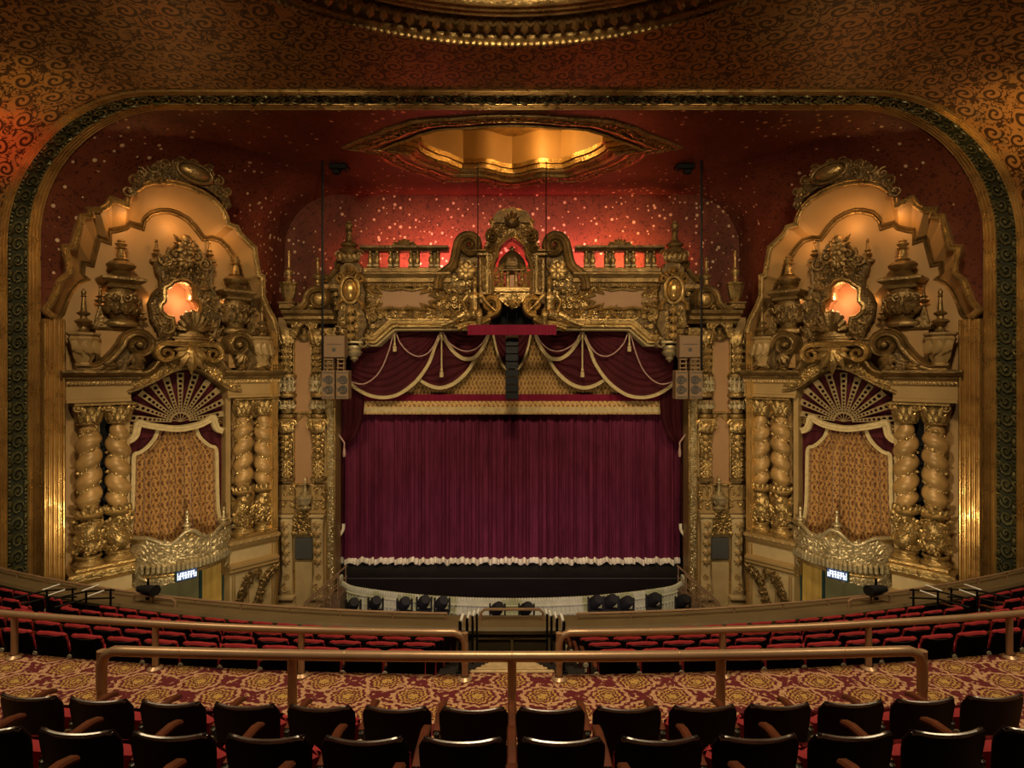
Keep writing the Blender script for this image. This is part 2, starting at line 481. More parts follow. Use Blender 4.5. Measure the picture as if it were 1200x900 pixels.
def carpet_mat():
    t = NT('carpet'); v = t.coord('Position'); x, y, z = t.sep(v)
    nz = t.noise(v, 5, 2)
    U = t.math('ADD', t.math('DIVIDE', x, .70), t.math('MULTIPLY', nz, .05)); W = t.math('ADD', t.math('DIVIDE', y, .58), t.math('MULTIPLY', nz, .05))
    ds = []; ths = []
    for off in (0.0, .5):
        a = t.math('SUBTRACT', t.math('FRACT', t.math('ADD', U, off)), .5); b = t.math('SUBTRACT', t.math('FRACT', t.math('ADD', W, off)), .5)
        ds.append(t.math('SQRT', t.math('ADD', t.math('MULTIPLY', a, a), t.math('MULTIPLY', b, b)))); ths.append(t.math('ARCTAN2', b, a))
    pick = t.math('LESS_THAN', ds[0], ds[1]); d = t.math('MINIMUM', ds[0], ds[1])
    th = t.math('ADD', t.math('MULTIPLY', ths[0], pick), t.math('MULTIPLY', ths[1], t.math('SUBTRACT', 1.0, pick)))
    p6 = t.math('SINE', t.math('MULTIPLY', th, 6.0)); p10 = t.math('SINE', t.math('MULTIPLY', th, 14.0))
    d2 = t.math('ADD', d, t.math('ADD', t.math('MULTIPLY', p6, .012), t.math('MULTIPLY', p10, .014)))
    Mr, Mr2 = (.105, .010, .015), (.075, .007, .012); Y = (.46, .28, .075); T = (.47, .27, .145); P = (.17, .03, .03)
    col = t.ramp(d2, [(0, Y), (.075, Y), (.085, Mr2), (.115, Mr2), (.12, Y), (.15, P), (.165, Mr2), (.185, Y), (.215, Y), (.22, Mr), (.262, Mr), (.27, T), (.325, T), (.335, Mr), (.5, Mr)], 'CONSTANT')
    brk = t.noise(v, 24, 3, .6); col = t.mix(t.math('MULTIPLY', t.math('GREATER_THAN', brk, .56), .75), col, Mr)
    fl = t.math('GREATER_THAN', t.noise(v, 17, 2, .5, .6), .60)
    col = t.mix(t.math('MULTIPLY', fl, t.math('GREATER_THAN', d2, .215)), col, T)
    t.set(color=col, rough=.9, spec=.1, sheen=.15); t.bump(t.noise(v, 160, 2), .4, .006); M['carpet'] = t.m
carpet_mat()

def emit(name, c, s):
    t = NT(name); t.set(color=(.02, .02, .02), emit=c, estr=s, rough=.5); M[name] = t.m
emit('sign_light', (.80, .88, 1.0), 1.3)
emit('sign_blue', (.12, .2, .5), .25)

# ------------------------------------------------------------------ shell of the hall
def arch(hx, top, r, zb=-1.0, n=16):
    """rounded-arch outline from the left foot over the top to the right foot, [(x,z)]"""
    p = [(-hx, zb + (top - r - zb) * i / 8) for i in range(9)]
    p += [(-hx + r - r * math.cos(PI / 2 * i / n), top - r + r * math.sin(PI / 2 * i / n)) for i in range(1, n + 1)]
    p += [(-hx + r + (2 * hx - 2 * r) * i / 16, top) for i in range(1, 17)]
    p += [(hx - r + r * math.sin(PI / 2 * i / n), top - r + r * math.cos(PI / 2 * i / n)) for i in range(1, n + 1)]
    p += [(hx, top - r - (top - r - zb) * i / 8) for i in range(1, 9)]
    return p
OX, OT, OR_, OD = 15.85, EYE + 8.66, 4.75, 17.4      # outer edge of the picture frame
IX, IT, IR, ID = 15.36, EYE + 8.55, 4.2, 18.4        # inner edge
def frame_ring(t, b=0.0):
    """outline at t (0 outer .. 1 inner), lifted b towards the hall"""
    hx = OX + (IX - OX) * t; tp = OT + (IT - OT) * t; r = OR_ + (IR - OR_) * t; d = OD + (ID - OD) * t
    e = b * .85; return [(x, -(d - b * .5), z) for x, z in arch(hx - e, tp - e, r - e)]
def frame_strip(prof):
    m = MB(); m.grid([frame_ring(t, b) for t, b in prof]); return m
def ribs(t0, t1, k, h):
    out = []
    for i in range(k):
        a = t0 + (t1 - t0) * i / k; d = (t1 - t0) / k
        for q in range(7):
            c = q / 6; out.append((a + d * (.06 + .88 * c), .01 + h * math.sin(PI * c)))
    return out
tr = bpy.data.objects.new('trim_1', None); COL.objects.link(tr); tr['kind'] = 'structure'; BASE[tr] = (0, 0, 0)
part(tr, 'outer_moulding', frame_strip([(-.03, -.05)] + ribs(0, .22, 3, .05)), M['gilt_rib'])
part(tr, 'ornament_ground', frame_strip([(.22, .02), (.225, -.03), (.64, -.03), (.645, .02)]), M['band_ground'])
part(tr, 'inner_moulding', frame_strip(ribs(.645, 1.0, 4, .07) + [(1.02, -.1)]), M['gilt_rib'])
# running scrollwork along the band
def band_point():
    base = frame_ring(.43, 0); L = [0]
    for a, b in zip(base, base[1:]): L.append(L[-1] + (Vector(b) - Vector(a)).length)
    ra, rb, rc = frame_ring(.23, .0), frame_ring(.63, .0), frame_ring(.43, .25)
    def at(sx, t, b):
        k = 0
        while k < len(L) - 2 and L[k + 1] < sx: k += 1
        q = (sx - L[k]) / (L[k + 1] - L[k])
        A = Vector(ra[k]).lerp(Vector(ra[k + 1]), q); B = Vector(rb[k]).lerp(Vector(rb[k + 1]), q); C = Vector(rc[k]).lerp(Vector(rc[k + 1]), q)
        mid = A.lerp(B, t); return mid + (C - A.lerp(B, .5)) * (b / .25)
    return at, L[-1]
at_, LEN = band_point()
sm = MB(); loc = MB()
step = .52; k = 0; sx = .4
while sx < LEN - .4:
    tn = 1 if k % 2 else -1
    loc = MB(); loc.scroll(0, 0, .24, .0, tn * PI / 2 + PI, tn, 1.3, .052, 12, 5)
    loc.palm(-.16, -.20 * tn, .30, -tn * .5, .0, 3, 1.6); loc.leaf(.05, .24 * tn, .26, tn * .3, .0, .35)
    o = len(sm.v)
    for u, w, z in loc.v:
        q = at_(min(max(sx + u, 0), LEN), .5 + z / .62, w * 1.2 - .02); sm.v.append(tuple(q))
    sm.f += [tuple(i + o for i in fc) for fc in loc.f]
    sx += step; k += 1
bm_ = MB()
for t in (.245, .62):      # beaded edges
    sx = 0
    while sx < LEN:
        p = at_(sx, (t - .23) / .4, .01); bm_.blob(p.x, p.y, p.z, .045, .045, .045, 5, 4); sx += .13
part(tr, 'scrollwork', sm, M['gilt_green']); part(tr, 'beading', bm_, M['gilt_green'])

# the hall in front of the frame: a coved tunnel with a stencilled ceiling
def tunnel():
    ys = [OD + .02, 14, 10, 6, 2, -2, -5]; ring = arch(OX + .03, OT + .03, OR_)
    ring = [(x, z) for x, z in ring]
    L = [0]
    for a, b in zip(ring, ring[1:]): L.append(L[-1] + math.dist(a, b))
    n = len(ring); vs = [(x, y, z) for y in ys for x, z in ring]
    fs = [(i * n + j, i * n + j + 1, (i + 1) * n + j + 1, (i + 1) * n + j) for i in range(len(ys) - 1) for j in range(n - 1)]
    me = bpy.data.meshes.new('ceiling'); me.from_pydata(vs, [], fs)
    uv = me.uv_layers.new(name='UVMap')
    for lp in me.loops:
        i, j = divmod(lp.vertex_index, n); uv.data[lp.index].uv = (L[j], ys[i])
    me.polygons.foreach_set('use_smooth', [True] * len(me.polygons)); me.materials.append(M['stencilled_gold'])
    o = bpy.data.objects.new('ceiling', me); COL.objects.link(o); o['kind'] = 'structure'
tunnel()
struct(WORLD, 'wall_rear', (lambda m: (m.box(0, 5.05, 9.5, 33, .1, 22), m)[1])(MB()), M['riser_black'])

# dome ring in the ceiling over the balcony
DY, DZ = 5.3, OT
def ring_prof(prof, n=96):
    m = MB(); m.lathe(0, -DY, DZ, prof, n); return m
dome = thing(WORLD, 'ceiling_dome', 'big round gilded dome rim in the ceiling at the top edge of the picture', 'dome', (0, -DY, DZ), mirror=False)
part(dome, 'rope_moulding', ring_prof([(9.5, .03), (9.48, -.08), (9.40, -.15), (9.30, -.15), (9.22, -.08), (9.2, -.02)]), M['gilt'])
part(dome, 'leaf_ground', ring_prof([(9.2, -.02), (9.1, .0), (8.5, .02), (8.4, -.01)]), M['bronze_dark'])
part(dome, 'gold_moulding', ring_prof([(8.4, .0)] + [(8.4 - .55 * i / 24, -.02 - .09 * abs(math.sin(PI * i / 8))) for i in range(25)] + [(7.84, .02)]), M['gilt'])
part(dome, 'inner_moulding', ring_prof([(7.84, .02), (7.6, .012), (7.3, .012), (7.2, -.12), (7.1, -.14), (7.0, -.05), (6.9, .02)]), M['bronze'])
part(dome, 'dome_shell', ring_prof([(6.9, .02), (6.8, .025), (3, .028), (.01, .028)]), M['bronze_dark'])
lm = MB(); beads = MB(); am = MB()
for i in range(176):
    a = 2 * PI * i / 176
    if math.sin(a) > -.55 : continue         # w axis points towards the viewer: keep the side over the stage
    def pl(mb, r, a, h, src):
        o = len(mb.v)
        for u, w, z in src.v:       # u tangential, z radial, w downwards
            rr = r + z; aa = a + u / r
            mb.v.append((rr * math.cos(aa), rr * math.sin(aa) - DY, DZ + h - w))
        mb.f += [tuple(q + o for q in fc) for fc in src.f]
    s_ = MB(); s_.palm(0, -.22, .5, PI / 2, 0, 3, 1.6); pl(lm, 8.8, a, 0, s_)
    for q in (0, .5):
        s_ = MB(); s_.blob(0, .04, 0, .09, .08, .06, 6, 4); pl(beads, 9.34, a + q * 2 * PI / 176, -.13, s_)
    s_ = MB(); s_.scroll(0, 0, .15, 0, 0, 1 if i % 2 else -1, 1.2, .04, 10); pl(am, 7.55, a, .01, s_)
part(dome, 'leaf_band', lm, M['bronze']); part(dome, 'rope_beads', beads, M['gilt']); part(dome, 'scroll_band', am, M['gilt'])

# the red sky behind the frame -------------------------------------------------
TOPZ = IT
ST = [(18.36, 15.42, 4.25), (21.4, 13.95, 3.5), (24.3, 11.2, 2.9), (27.3, 11.0, 2.6)]
sky = MB()
def sky_side(sg):
    rows = []
    for d, hx, r in ST:
        row = [(sg * hx, -d, -1 + (TOPZ - r + 1) * i / 10) for i in range(11)] + [(sg * (hx - r + r * math.cos(PI / 2 * i / 14)), -d, TOPZ - r + r * math.sin(PI / 2 * i / 14)) for i in range(1, 15)]
        rows.append(row)
    sky.grid(rows)
sky_side(-1); sky_side(1)
def plan(px, py):
    d = (TOPZ - EYE) * FPX / (435 - py); return ((px - 600) / FPX * d, d)
half = [(400, 172.5), (421, 163), (442, 156), (452, 150), (470, 145), (480, 141), (505, 138.5), (530, 137.5), (556, 135), (578, 134), (600, 133.6)]
low = [(600, 220), (584, 218), (570, 214), (552, 211), (536, 212), (518, 212), (503, 207), (494, 203), (476, 198.5), (458, 191.5), (446, 185), (441, 179.5), (420, 175)]
oc = [plan(*p) for p in half]; oc = oc + [(-x, y) for x, y in oc[-2::-1]]       # far-left tip, along the near edge, to the right tip
lw = [plan(*p) for p in low]; lw = [(-x, y) for x, y in lw[:0:-1]][1:] + lw
OC = oc + lw
CX, CY = 0, 21.4
def ocs(k): return [(CX + (x - CX) * k, CY + (y - CY) * k) for x, y in OC]
outer = [(-ST[0][1] + ST[0][2], ST[0][0]), (-ST[1][1] + ST[1][2], ST[1][0]), (-ST[2][1] + ST[2][2], ST[2][0]), (-ST[3][1] + ST[3][2], ST[3][0])]
outer = outer + [(-x, y) for x, y in outer[::-1]]
def flat_with_hole(m, outer, hole, z):
    pl = [[Vector((x, y, 0)) for x, y in outer], [Vector((x, y, 0)) for x, y in hole]]
    al = [p for q in pl for p in q]
    m.add([(p.x, -p.y, z) for p in al], [tuple(t) for t in tessellate_polygon(pl)])
flat_with_hole(sky, outer, ocs(.70), TOPZ)
# back wall behind the parapet
hx, r, d = ST[3][1], ST[3][2], ST[3][0]
bw = [(-hx, -1.0), (-hx, TOPZ - r)] + [(-hx + r - r * math.cos(PI / 2 * i / 14), TOPZ - r + r * math.sin(PI / 2 * i / 14)) for i in range(1, 15)]
bw = bw + [(-x, z) for x, z in bw[::-1]]
sky.add([(x, -d, z) for x, z in bw], [tuple(range(len(bw)))])
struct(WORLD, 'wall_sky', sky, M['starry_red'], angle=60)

oc_t = thing(WORLD, 'ceiling_recess', 'long star shaped recess with gilded stepped rim in the red ceiling', 'ceiling recess', (0, -CY, TOPZ), mirror=False)
def oring(prof):
    m = MB(); m.grid([[(x, -y, TOPZ + h) for x, y in ocs(k)] for k, h in prof], closed_v=True); return m
part(oc_t, 'outer_rim', oring([(1.0, .01), (1.0, -.07), (.975, -.10), (.965, -.05)]), M['gilt'])
part(oc_t, 'ornament_ground', oring([(.965, -.04), (.86, -.03)]), M['bronze_dark'])
part(oc_t, 'inner_rim', oring([(.86, -.04), (.855, -.11), (.835, -.11), (.83, -.05)]), M['gilt'])
part(oc_t, 'plain_band', oring([(.83, -.05), (.775, -.04)]), M['salmon_panel'])
part(oc_t, 'stepped_moulding', oring([(.775, -.10), (.76, -.16), (.745, -.10), (.74, .0), (.725, -.05), (.71, .0), (.70, .14), (.685, .12), (.68, .3), (.66, .32), (.66, .5)]), M['gilt'])
part(oc_t, 'recess_wall', oring([(.66, .5), (.665, 1.7)]), M['pale_plaster'])
m = MB(); m.add([(x, -y, TOPZ + 1.7) for x, y in ocs(.665)], [tuple(range(len(OC)))]); part(oc_t, 'recess_ceiling', m, M['gilt'])
m = MB(); rg = random.Random(5); pts = resample(ocs(.912) + [ocs(.912)[0]], 190)
for i, (x, y) in enumerate(pts[:-1]):
    s_ = MB(); s_.scroll(0, 0, .15, 0, rg.uniform(0, 6), 1 if i % 2 else -1, 1.2, .035, 9, 4); s_.leaf(.1, 0, .22, rg.uniform(0, 6), 0, .35)
    o = len(m.v); m.v += [(x + u, -y + z, TOPZ - .03 - w) for u, w, z in s_.v]; m.f += [tuple(q + o for q in fc) for fc in s_.f]
part(oc_t, 'scrollwork', m, M['gilt'])

# rigging hatch and cables ------------------------------------------------------
def rope(name, label, px, d, z0, z1, r=.02, mirror=True):
    x = (px - 600) / FPX * d; m = MB(); m.tube([(x, -d, z0), (x, -d, z1)], r, 6)
    return solo(WORLD, name, m, M['black_steel'], label, 'cable', (x, -d, z0), mirror=mirror)
rope('hanging_cable', 'thin black cable hanging beside the {side} scroll of the middle shrine', 560, 22.9, EYE + (435 - 383) / FPX * 22.9, TOPZ - .004, .022)
rope('speaker_cable', 'thick black cable from the ceiling to the tan speakers {side} of the stage', 378, 22.9, EYE + (435 - 434) / FPX * 22.9, TOPZ - .004, .045)
m = MB(); xh = (398 - 600) / FPX * 23.4; m.box(xh, -23.4, TOPZ - .12, .75, .5, .22, .03); m.box(xh - .1, -23.35, TOPZ - .32, .3, .3, .2, .03)
solo(WORLD, 'rigging_hatch', m, M['black_steel'], 'small dark rigging box on the red ceiling above the {side} lantern', 'rigging', (xh, -23.4, TOPZ))

# stalls floor and low ground ----------------------------------------------------
m = MB(); m.box(0, -14, -.1, 40, 34, .2); struct(WORLD, 'floor', m, M['floor_grey'])

# ------------------------------------------------------------------ shared ornament pieces
FIN = [(.55, 0), (.62, .04), (.36, .08), (.30, .13), (.72, .19), (1.0, .245), (.82, .285), (.42, .31), (.34, .37), (.68, .41), (.74, .44), (.34, .49), (.30, .55), (.19, .79), (.33, .82), (.19, .85), (.30, .90), (.22, .95), (.02, 1.0)]
SPIRE = [(.6, 0), (.75, .05), (.5, .10), (.62, .16), (1.0, .24), (.9, .30), (.45, .36), (.40, .42), (.30, .74), (.46, .77), (.28, .81), (.42, .88), (.3, .94), (.03, 1.0)]
def turned(m, u, w, z, H, r, prof=FIN, n=12): m.lathe(u, w, z, [(a * r, b * H) for a, b in prof], n)
def plate(m, outer, holes, w0, w1):
    pl = [[Vector((a, b, 0)) for a, b in q] for q in [outer] + holes]; al = [p for q in pl for p in q]
    m.add([(p.x, w1, p.y) for p in al], [tuple(t) for t in tessellate_polygon(pl)])
    for q in [outer] + holes:
        n = len(q); m.add([(a, w1, b) for a, b in q] + [(a, w0, b) for a, b in q], [(i, (i + 1) % n, n + (i + 1) % n, n + i) for i in range(n)])
def circle(u, z, r, n=10): return [(u + r * math.cos(2 * PI * i / n), z + r * math.sin(2 * PI * i / n)) for i in range(n)]
def warp(m, fn, i0=0):
    for i in range(i0, len(m.v)): m.v[i] = fn(*m.v[i])
def facets(m, u, w, z, H, r, d):
    """faceted tapering vase with shield faces"""
    prof = [(.55, 0), (.62, .05), (.50, .10), (.72, .25), (1.0, .72), (1.08, .80), (.95, .86), (1.15, .92), (1.15, .97), (.6, 1.0)]
    m.lathe(u, w, z, [(a * r, b * H) for a, b in prof], 8, 1, d, PI / 8, 2 * PI + PI / 8 - 1e-4 + 1e-4)

# ------------------------------------------------------------------ walls of the side bay
OUTC = [(62, 372), (58, 368), (53, 363), (60, 355), (66, 342), (71, 329), (82, 320), (81, 308), (76, 290), (87, 290), (96, 254), (107, 253), (105, 246), (117, 246), (126, 241), (131, 233), (149, 240), (151, 232), (157, 224), (167, 217), (178, 213.5), (190, 212.5), (205, 214), (220, 218), (236, 225), (250, 234), (260, 244), (265, 254), (267, 263), (277, 266), (281, 274), (290, 283), (298, 290), (303, 322), (308, 324), (308, 347), (314, 362), (321, 374), (325, 390)]
INC = [(68, 377), (66, 374), (72, 367), (77, 352), (83, 340), (91, 331), (100, 327), (95, 323), (97, 308), (107, 310), (115, 279), (127, 283), (127, 271), (136, 270), (147, 267), (152, 262), (166, 267), (168, 259), (176, 251), (187, 248), (198, 248), (208, 251), (220, 258), (229, 268), (238, 280), (248, 279), (258, 282), (266, 290), (271, 298), (276, 306), (284, 330), (291, 333), (296, 352), (302, 360), (309, 368), (312, 380)]
WI, WO = .15, .95
oc_ = gl(OUTC, WO); ic_ = gl(INC, WI)
ZB = 0.3
wall_out = [g(50, 40, WI)]
inner_poly = [(g(60, 0, WI)[0], ZB)] + ic_ + [(g(318, 0, WI)[0], ZB)]
QF = [(194, 338), (200, 335), (204, 331), (211, 329), (219, 330.5), (226, 337), (226.5, 350), (231, 353), (234, 360), (232, 368), (226, 371), (224, 381), (205, 381), (203, 372), (196, 370.5), (190, 365), (189, 358), (194, 353)]
qf = gl(QF, WI)
slot = [g(122.5, 470, WI), g(129, 470, WI), g(129, 668, WI), g(122.5, 668, WI)]
uq = g(124, 470, WI)[0]; slot = [(uq - .17, 9.9), (uq + .16, 9.9), (uq + .16, 3.6), (uq - .17, 3.6)]
m = MB()
pl = [[Vector((a, b, 0)) for a, b in q] for q in (inner_poly, qf, slot)]; al = [p for q in pl for p in q]
m.add([(p.x, WI, p.y) for p in al], [tuple(t) for t in tessellate_polygon(pl)])
struct(BAY, 'wall_left', m, M['pale_plaster'], mirror='wall_right')
# niche reveal between the two stepped outlines
a_ = resample(oc_, 220); b_ = resample(ic_, 220)
def reveal_match():
    """pair outlines corner by corner so that the steps run straight across"""
    def fr(p):
        L = [0]
        for x, y in zip(p, p[1:]): L.append(L[-1] + math.dist(x, y))
        return [q / L[-1] for q in L]
    fo, fi = fr(oc_), fr(ic_); ts = sorted(set(fo + fi))
    def at(p, fq, t):
        k = 0
        while k < len(p) - 2 and fq[k + 1] < t: k += 1
        q = (t - fq[k]) / max(fq[k + 1] - fq[k], 1e-9); return (p[k][0] + (p[k + 1][0] - p[k][0]) * q, p[k][1] + (p[k + 1][1] - p[k][1]) * q)
    return [at(oc_, fo, t) for t in ts], [at(ic_, fi, t) for t in ts]
A_, B_ = reveal_match()
A_ = [(A_[0][0], ZB)] + A_ + [(A_[-1][0], ZB)]; B_ = [(B_[0][0], ZB)] + B_ + [(B_[-1][0], ZB)]
m = MB(); m.grid([[(p[0], WO, p[1]) for p in A_], [(p[0], WI, p[1]) for p in B_]])
m.grid([[(p[0], WO, p[1]) for p in A_], [(p[0], -1.6, p[1]) for p in A_]])
struct(BAY, 'wall_niche_left', m, M['pale_plaster'], mirror='wall_niche_right', angle=20)
def dbl(w, s=1.0, lift=.06): return [(.10 * s, w - .12), (.10 * s, w + lift), (.06 * s, w + lift * 1.6), (.025 * s, w + lift), (0, w + lift * .3), (-.03 * s, w + lift * .9), (-.075 * s, w + lift * .6), (-.10 * s, w - .01)]
ot = bpy.data.objects.new('trim_2', None); COL.objects.link(ot); ot['kind'] = 'structure'; BASE[ot] = (0, 0, 0); ot.location = BAY.world(0, 0, 0); ot.rotation_euler = (0, 0, TH)
MIRROR.append((ot, 'trim_3', None))
m = MB(); m.sweep(oc_, dbl(WO, 1.0)); part(ot, 'outer_outline', m, M['gilt'], angle=50)
m = MB(); m.sweep(ic_, dbl(WI, 1.1, .09)); part(ot, 'inner_outline', m, M['bronze'], angle=50)
def rib_strip(px0, px1, k, z1, w, wave=.07, z0=ZB):
    u0, u1 = g(px0, 435, w)[0], g(px1, 435, w)[0]; m = MB(); row = []
    for i in range(k):
        for q in range(6):
            c = q / 5; big = (1.25, .8, 1.0, .7)[i % 4]
            row.append((u0 + (u1 - u0) * (i + .04 + .92 * c) / k, w + wave * big * math.sin(PI * c)))
    row = [(u0, w - .3)] + row + [(u1, w - .3)]
    m.grid([[(u, ww, z0) for u, ww in row], [(u, ww, z1) for u, ww in row]]); return m
part(ot, 'reeded_jamb', rib_strip(49.5, 77, 5, g(62, 374, WO)[1], .92, .085), M['gilt_rib'])
part(ot, 'slim_jamb', rib_strip(317, 326, 3, g(323, 388, WO)[1], .9, .07), M['gilt_rib'])

# quatrefoil alcove, lit from inside
m = MB(); n = len(qf); m.add([(a, WI, b) for a, b in qf] + [(a, -.75, b) for a, b in qf], [(i, (i + 1) % n, n + (i + 1) % n, n + i) for i in range(n)] + [tuple(range(n, 2 * n))])
struct(BAY, 'wall_alcove_left', m, M['niche_glow'], mirror='wall_alcove_right', angle=30)
m = MB(); m.box(uq, -.35, 6.75, .33, .98, 6.3)
struct(BAY, 'wall_slot_left', m, M['black_cloth'], mirror='wall_slot_right')

# crest over the niche
crest = [(150, 224), (158, 212), (165, 203), (180, 197), (195, 193), (212, 189), (228, 191), (245, 199), (256, 212), (266, 224), (272, 242), (266, 246), (257, 232), (243, 221), (228, 216), (212, 212), (190, 209), (172, 213), (160, 222), (153, 232)]
W = 1.05; cp = gl(crest, W); cb = g(211, 214, W)
t = thing(BAY, 'crest_ornament', 'curved scrollwork crest with oval boss on top of the {side} bay arch', 'ornament', (cb[0], W, cb[1]))
m = MB(); m.prism(cp, .9, W); part(t, 'backing', m, M['bronze_dark'])
m = MB(); m.field(cp, .34, W, 11, 1.2)
for i in range(0, 10): u, z = cp[i]; m.scroll(u, z, .2, W, i, 1 if i % 2 else -1, 1.3, .05)
part(t, 'scrollwork', m, M['bronze'])
bo = g(228, 203, W); m = MB(); m.blob(bo[0], W + .05, bo[1], .52, .22, .27, 16, 10, -.18); boss_ = part(t, 'boss', m, M['gilt'])
m = MB(); m.tube([(bo[0] + .6 * math.cos(a) * math.cos(-.18) - .34 * math.sin(a) * math.sin(-.18), W + .1, bo[1] + .6 * math.cos(a) * math.sin(-.18) + .34 * math.sin(a) * math.cos(-.18)) for a in [2 * PI * i / 24 for i in range(25)]], .06, 6, False); part(t, 'boss_rim', m, M['bronze'], parent=boss_)

# ornate surround of the alcove
AED = [(217, 279), (209, 286), (202, 296), (196, 303), (186, 305), (182, 311), (184, 319), (188, 324), (188, 338), (180, 346), (175, 357), (177, 371), (185, 384), (189, 397), (197, 402), (240, 402), (247, 397), (253, 383), (258, 370), (256, 356), (250, 345), (246, 338), (246, 322), (249, 314), (244, 306), (236, 302), (231, 293), (225, 285)]
W = .42; ap = gl(AED, W); qo = gl(QF, W); qc = g(211, 355, W)
t = thing(BAY, 'window_surround', 'scrolled bronze surround with tall cresting around the glowing {side} alcove', 'ornament', (qc[0], W, g(211, 402, W)[1]))
m = MB(); plate(m, ap, [qo], WI + .02, W); m.sweep(ap, [(0, W - .1), (.02, W + .08), (-.06, W + .10), (-.10, W + .02)], True); part(t, 'panel', m, M['bronze_dark'])
m = MB(); m.sweep(qo, [(.10, W), (.09, W + .10), (.03, W + .13), (0, W + .02), (-.04, W + .06), (-.07, W - .02), (-.07, WI)], True); part(t, 'opening_moulding', m, M['gilt'], angle=50)
m = MB()
big = [(q[0] + (q[0] - qc[0]) * .22, q[1] + (q[1] - qc[1]) * .17) for q in qo]
rg = random.Random(3)
for (u, z) in [p for p in [(rg.uniform(min(q[0] for q in ap), max(q[0] for q in ap)), rg.uniform(min(q[1] for q in ap), max(q[1] for q in ap))) for _ in range(330)] if inside(*p, ap) and not inside(*p, big)]:
    k = rg.random(); a = rg.uniform(0, 6.28); r = rg.uniform(.13, .21)
    if k < .45: m.scroll(u, z, r, W, a, rg.choice((1, -1)), 1.3, .042, 11)
    else: m.palm(u, z, r * 1.9, a, W, 3, 1.5)
tp = g(217, 292, W); m.rosette(tp[0], tp[1], .36, W + .12, 7); m.blob(tp[0], W + .15, tp[1] + .32, .2, .14, .2); m.rosette(tp[0], g(217, 306, W)[1], .34, W + .1, 8)
for sx_, a in ((-1, 2.4), (1, .7)):
    for q, rr in ((.33, .3), (.66, .26)): m.scroll(tp[0] + sx_ * q, tp[1] - q * .75, rr, W + .05, a, -sx_, 1.5, .06)
part(t, 'scrollwork', m, M['bronze'])
for px in (184, 246.5):
    b = g(px, 304, W); m = MB(); m.box(b[0], W - .08, b[1] - .05, .40, .30, .12, .02); turned(m, b[0], W - .08, b[1], .78, .16); part(t, 'finial', m, M['bronze'])
sh = g(225, 388, .75); m = MB()
for i in range(9):
    a = PI * (i / 8 * 1.15 - .075); m.tube([(sh[0] + .08 * math.cos(a), .75, sh[1] + .05), (sh[0] + .3 * math.cos(a), .92, sh[1] + .12 + .28 * math.sin(a)), (sh[0] + .44 * math.cos(a), .85, sh[1] + .2 + .48 * math.sin(a)), (sh[0] + .40 * math.cos(a), .72, sh[1] + .22 + .56 * math.sin(a))], [.05, .09, .12, .05], 6)
part(t, 'shell', m, M['bronze'])
m = MB(); m.lathe(sh[0], .62, sh[1] - .62, [(.62, 0), (.62, .30), (.70, .32), (.70, .38), (.5, .42), (.42, .60), (.5, .66), (.05, .68)], 8, 1, .55, PI / 8, 2 * PI + PI / 8); part(t, 'pedestal', m, M['bronze'])

# ------------------------------------------------------------------ entablature with serpentine arch
ZC = 11.03
t = thing(BAY, 'entablature', 'stepped tan cornice with serpentine arch above the {side} box curtain', 'cornice', (g(210, 435, .6)[0], .15, 10))
cor = [(WI, 10.70), (.95, 10.70), (1.0, 10.76), (1.0, 10.82), (1.12, 10.86), (1.2, 10.95), (1.2, ZC), (WI, ZC + .02)]
fri = [(WI, 9.96), (.92, 9.96), (.92, 10.06), (.86, 10.08), (.86, 10.5), (.93, 10.55), (.93, 10.66), (.98, 10.70), (WI, 10.70)]
uL0, uL1, uR0, uR1 = g(76, 435, 1)[0], g(152, 435, .7)[0], g(265, 435, .7)[0], g(327, 435, .8)[0]
for a_, b__ in ((uL0 - .1, uL1 + .25), (uR0 - .2, uR1 + .05)): m = MB(); m.extrude_u(cor, a_, b__); part(t, 'cornice', m, M['bronze'], angle=30)
for a_, b__ in ((uL0 + .05, uL1), (uR0, uR1)): m = MB(); m.extrude_u(fri, a_, b__); part(t, 'frieze', m, M['stone'], angle=30)
m = MB()
for u0, u1 in ((uL0 + .05, uL1), (uR0, uR1)):
    k = int((u1 - u0) / .11)
    for i in range(k): m.blob(u0 + (i + .5) * (u1 - u0) / k, .95, 10.60, .045, .05, .05, 5, 4)
part(t, 'bead_course', m, M['gilt'])
W = .85
up = [(150, 437.5), (166, 437), (175, 434), (181, 428), (186, 422), (195, 419.5), (206, 420), (216, 418), (232, 418), (243, 420), (252, 420), (258, 424), (263, 431), (272, 437), (282, 438)]
lo = [(282, 459), (272, 458), (264, 455), (257, 450), (246, 442), (236, 436), (225, 433), (213, 433), (203, 436), (193, 441), (182, 447), (170, 453), (158, 458), (150, 461)]
up_ = catmull(gl(up, W), 3); lo_ = catmull(gl(lo, W), 3)
m = MB(); m.prism(up_ + lo_, WI, W); part(t, 'arch_panel', m, M['stone'])
m = MB(); m.sweep(up_, [(.02, WI), (.05, W + .26), (0, W + .30), (-.07, W + .26), (-.10, W + .14), (-.20, W + .08), (-.22, W - .02)]); m.sweep(lo_[::-1], [(-.03, WI), (-.03, W + .02), (0, W + .10), (.07, W + .10), (.10, W + .02)]); part(t, 'arch_moulding', m, M['bronze'], angle=50)
rg = random.Random(8)
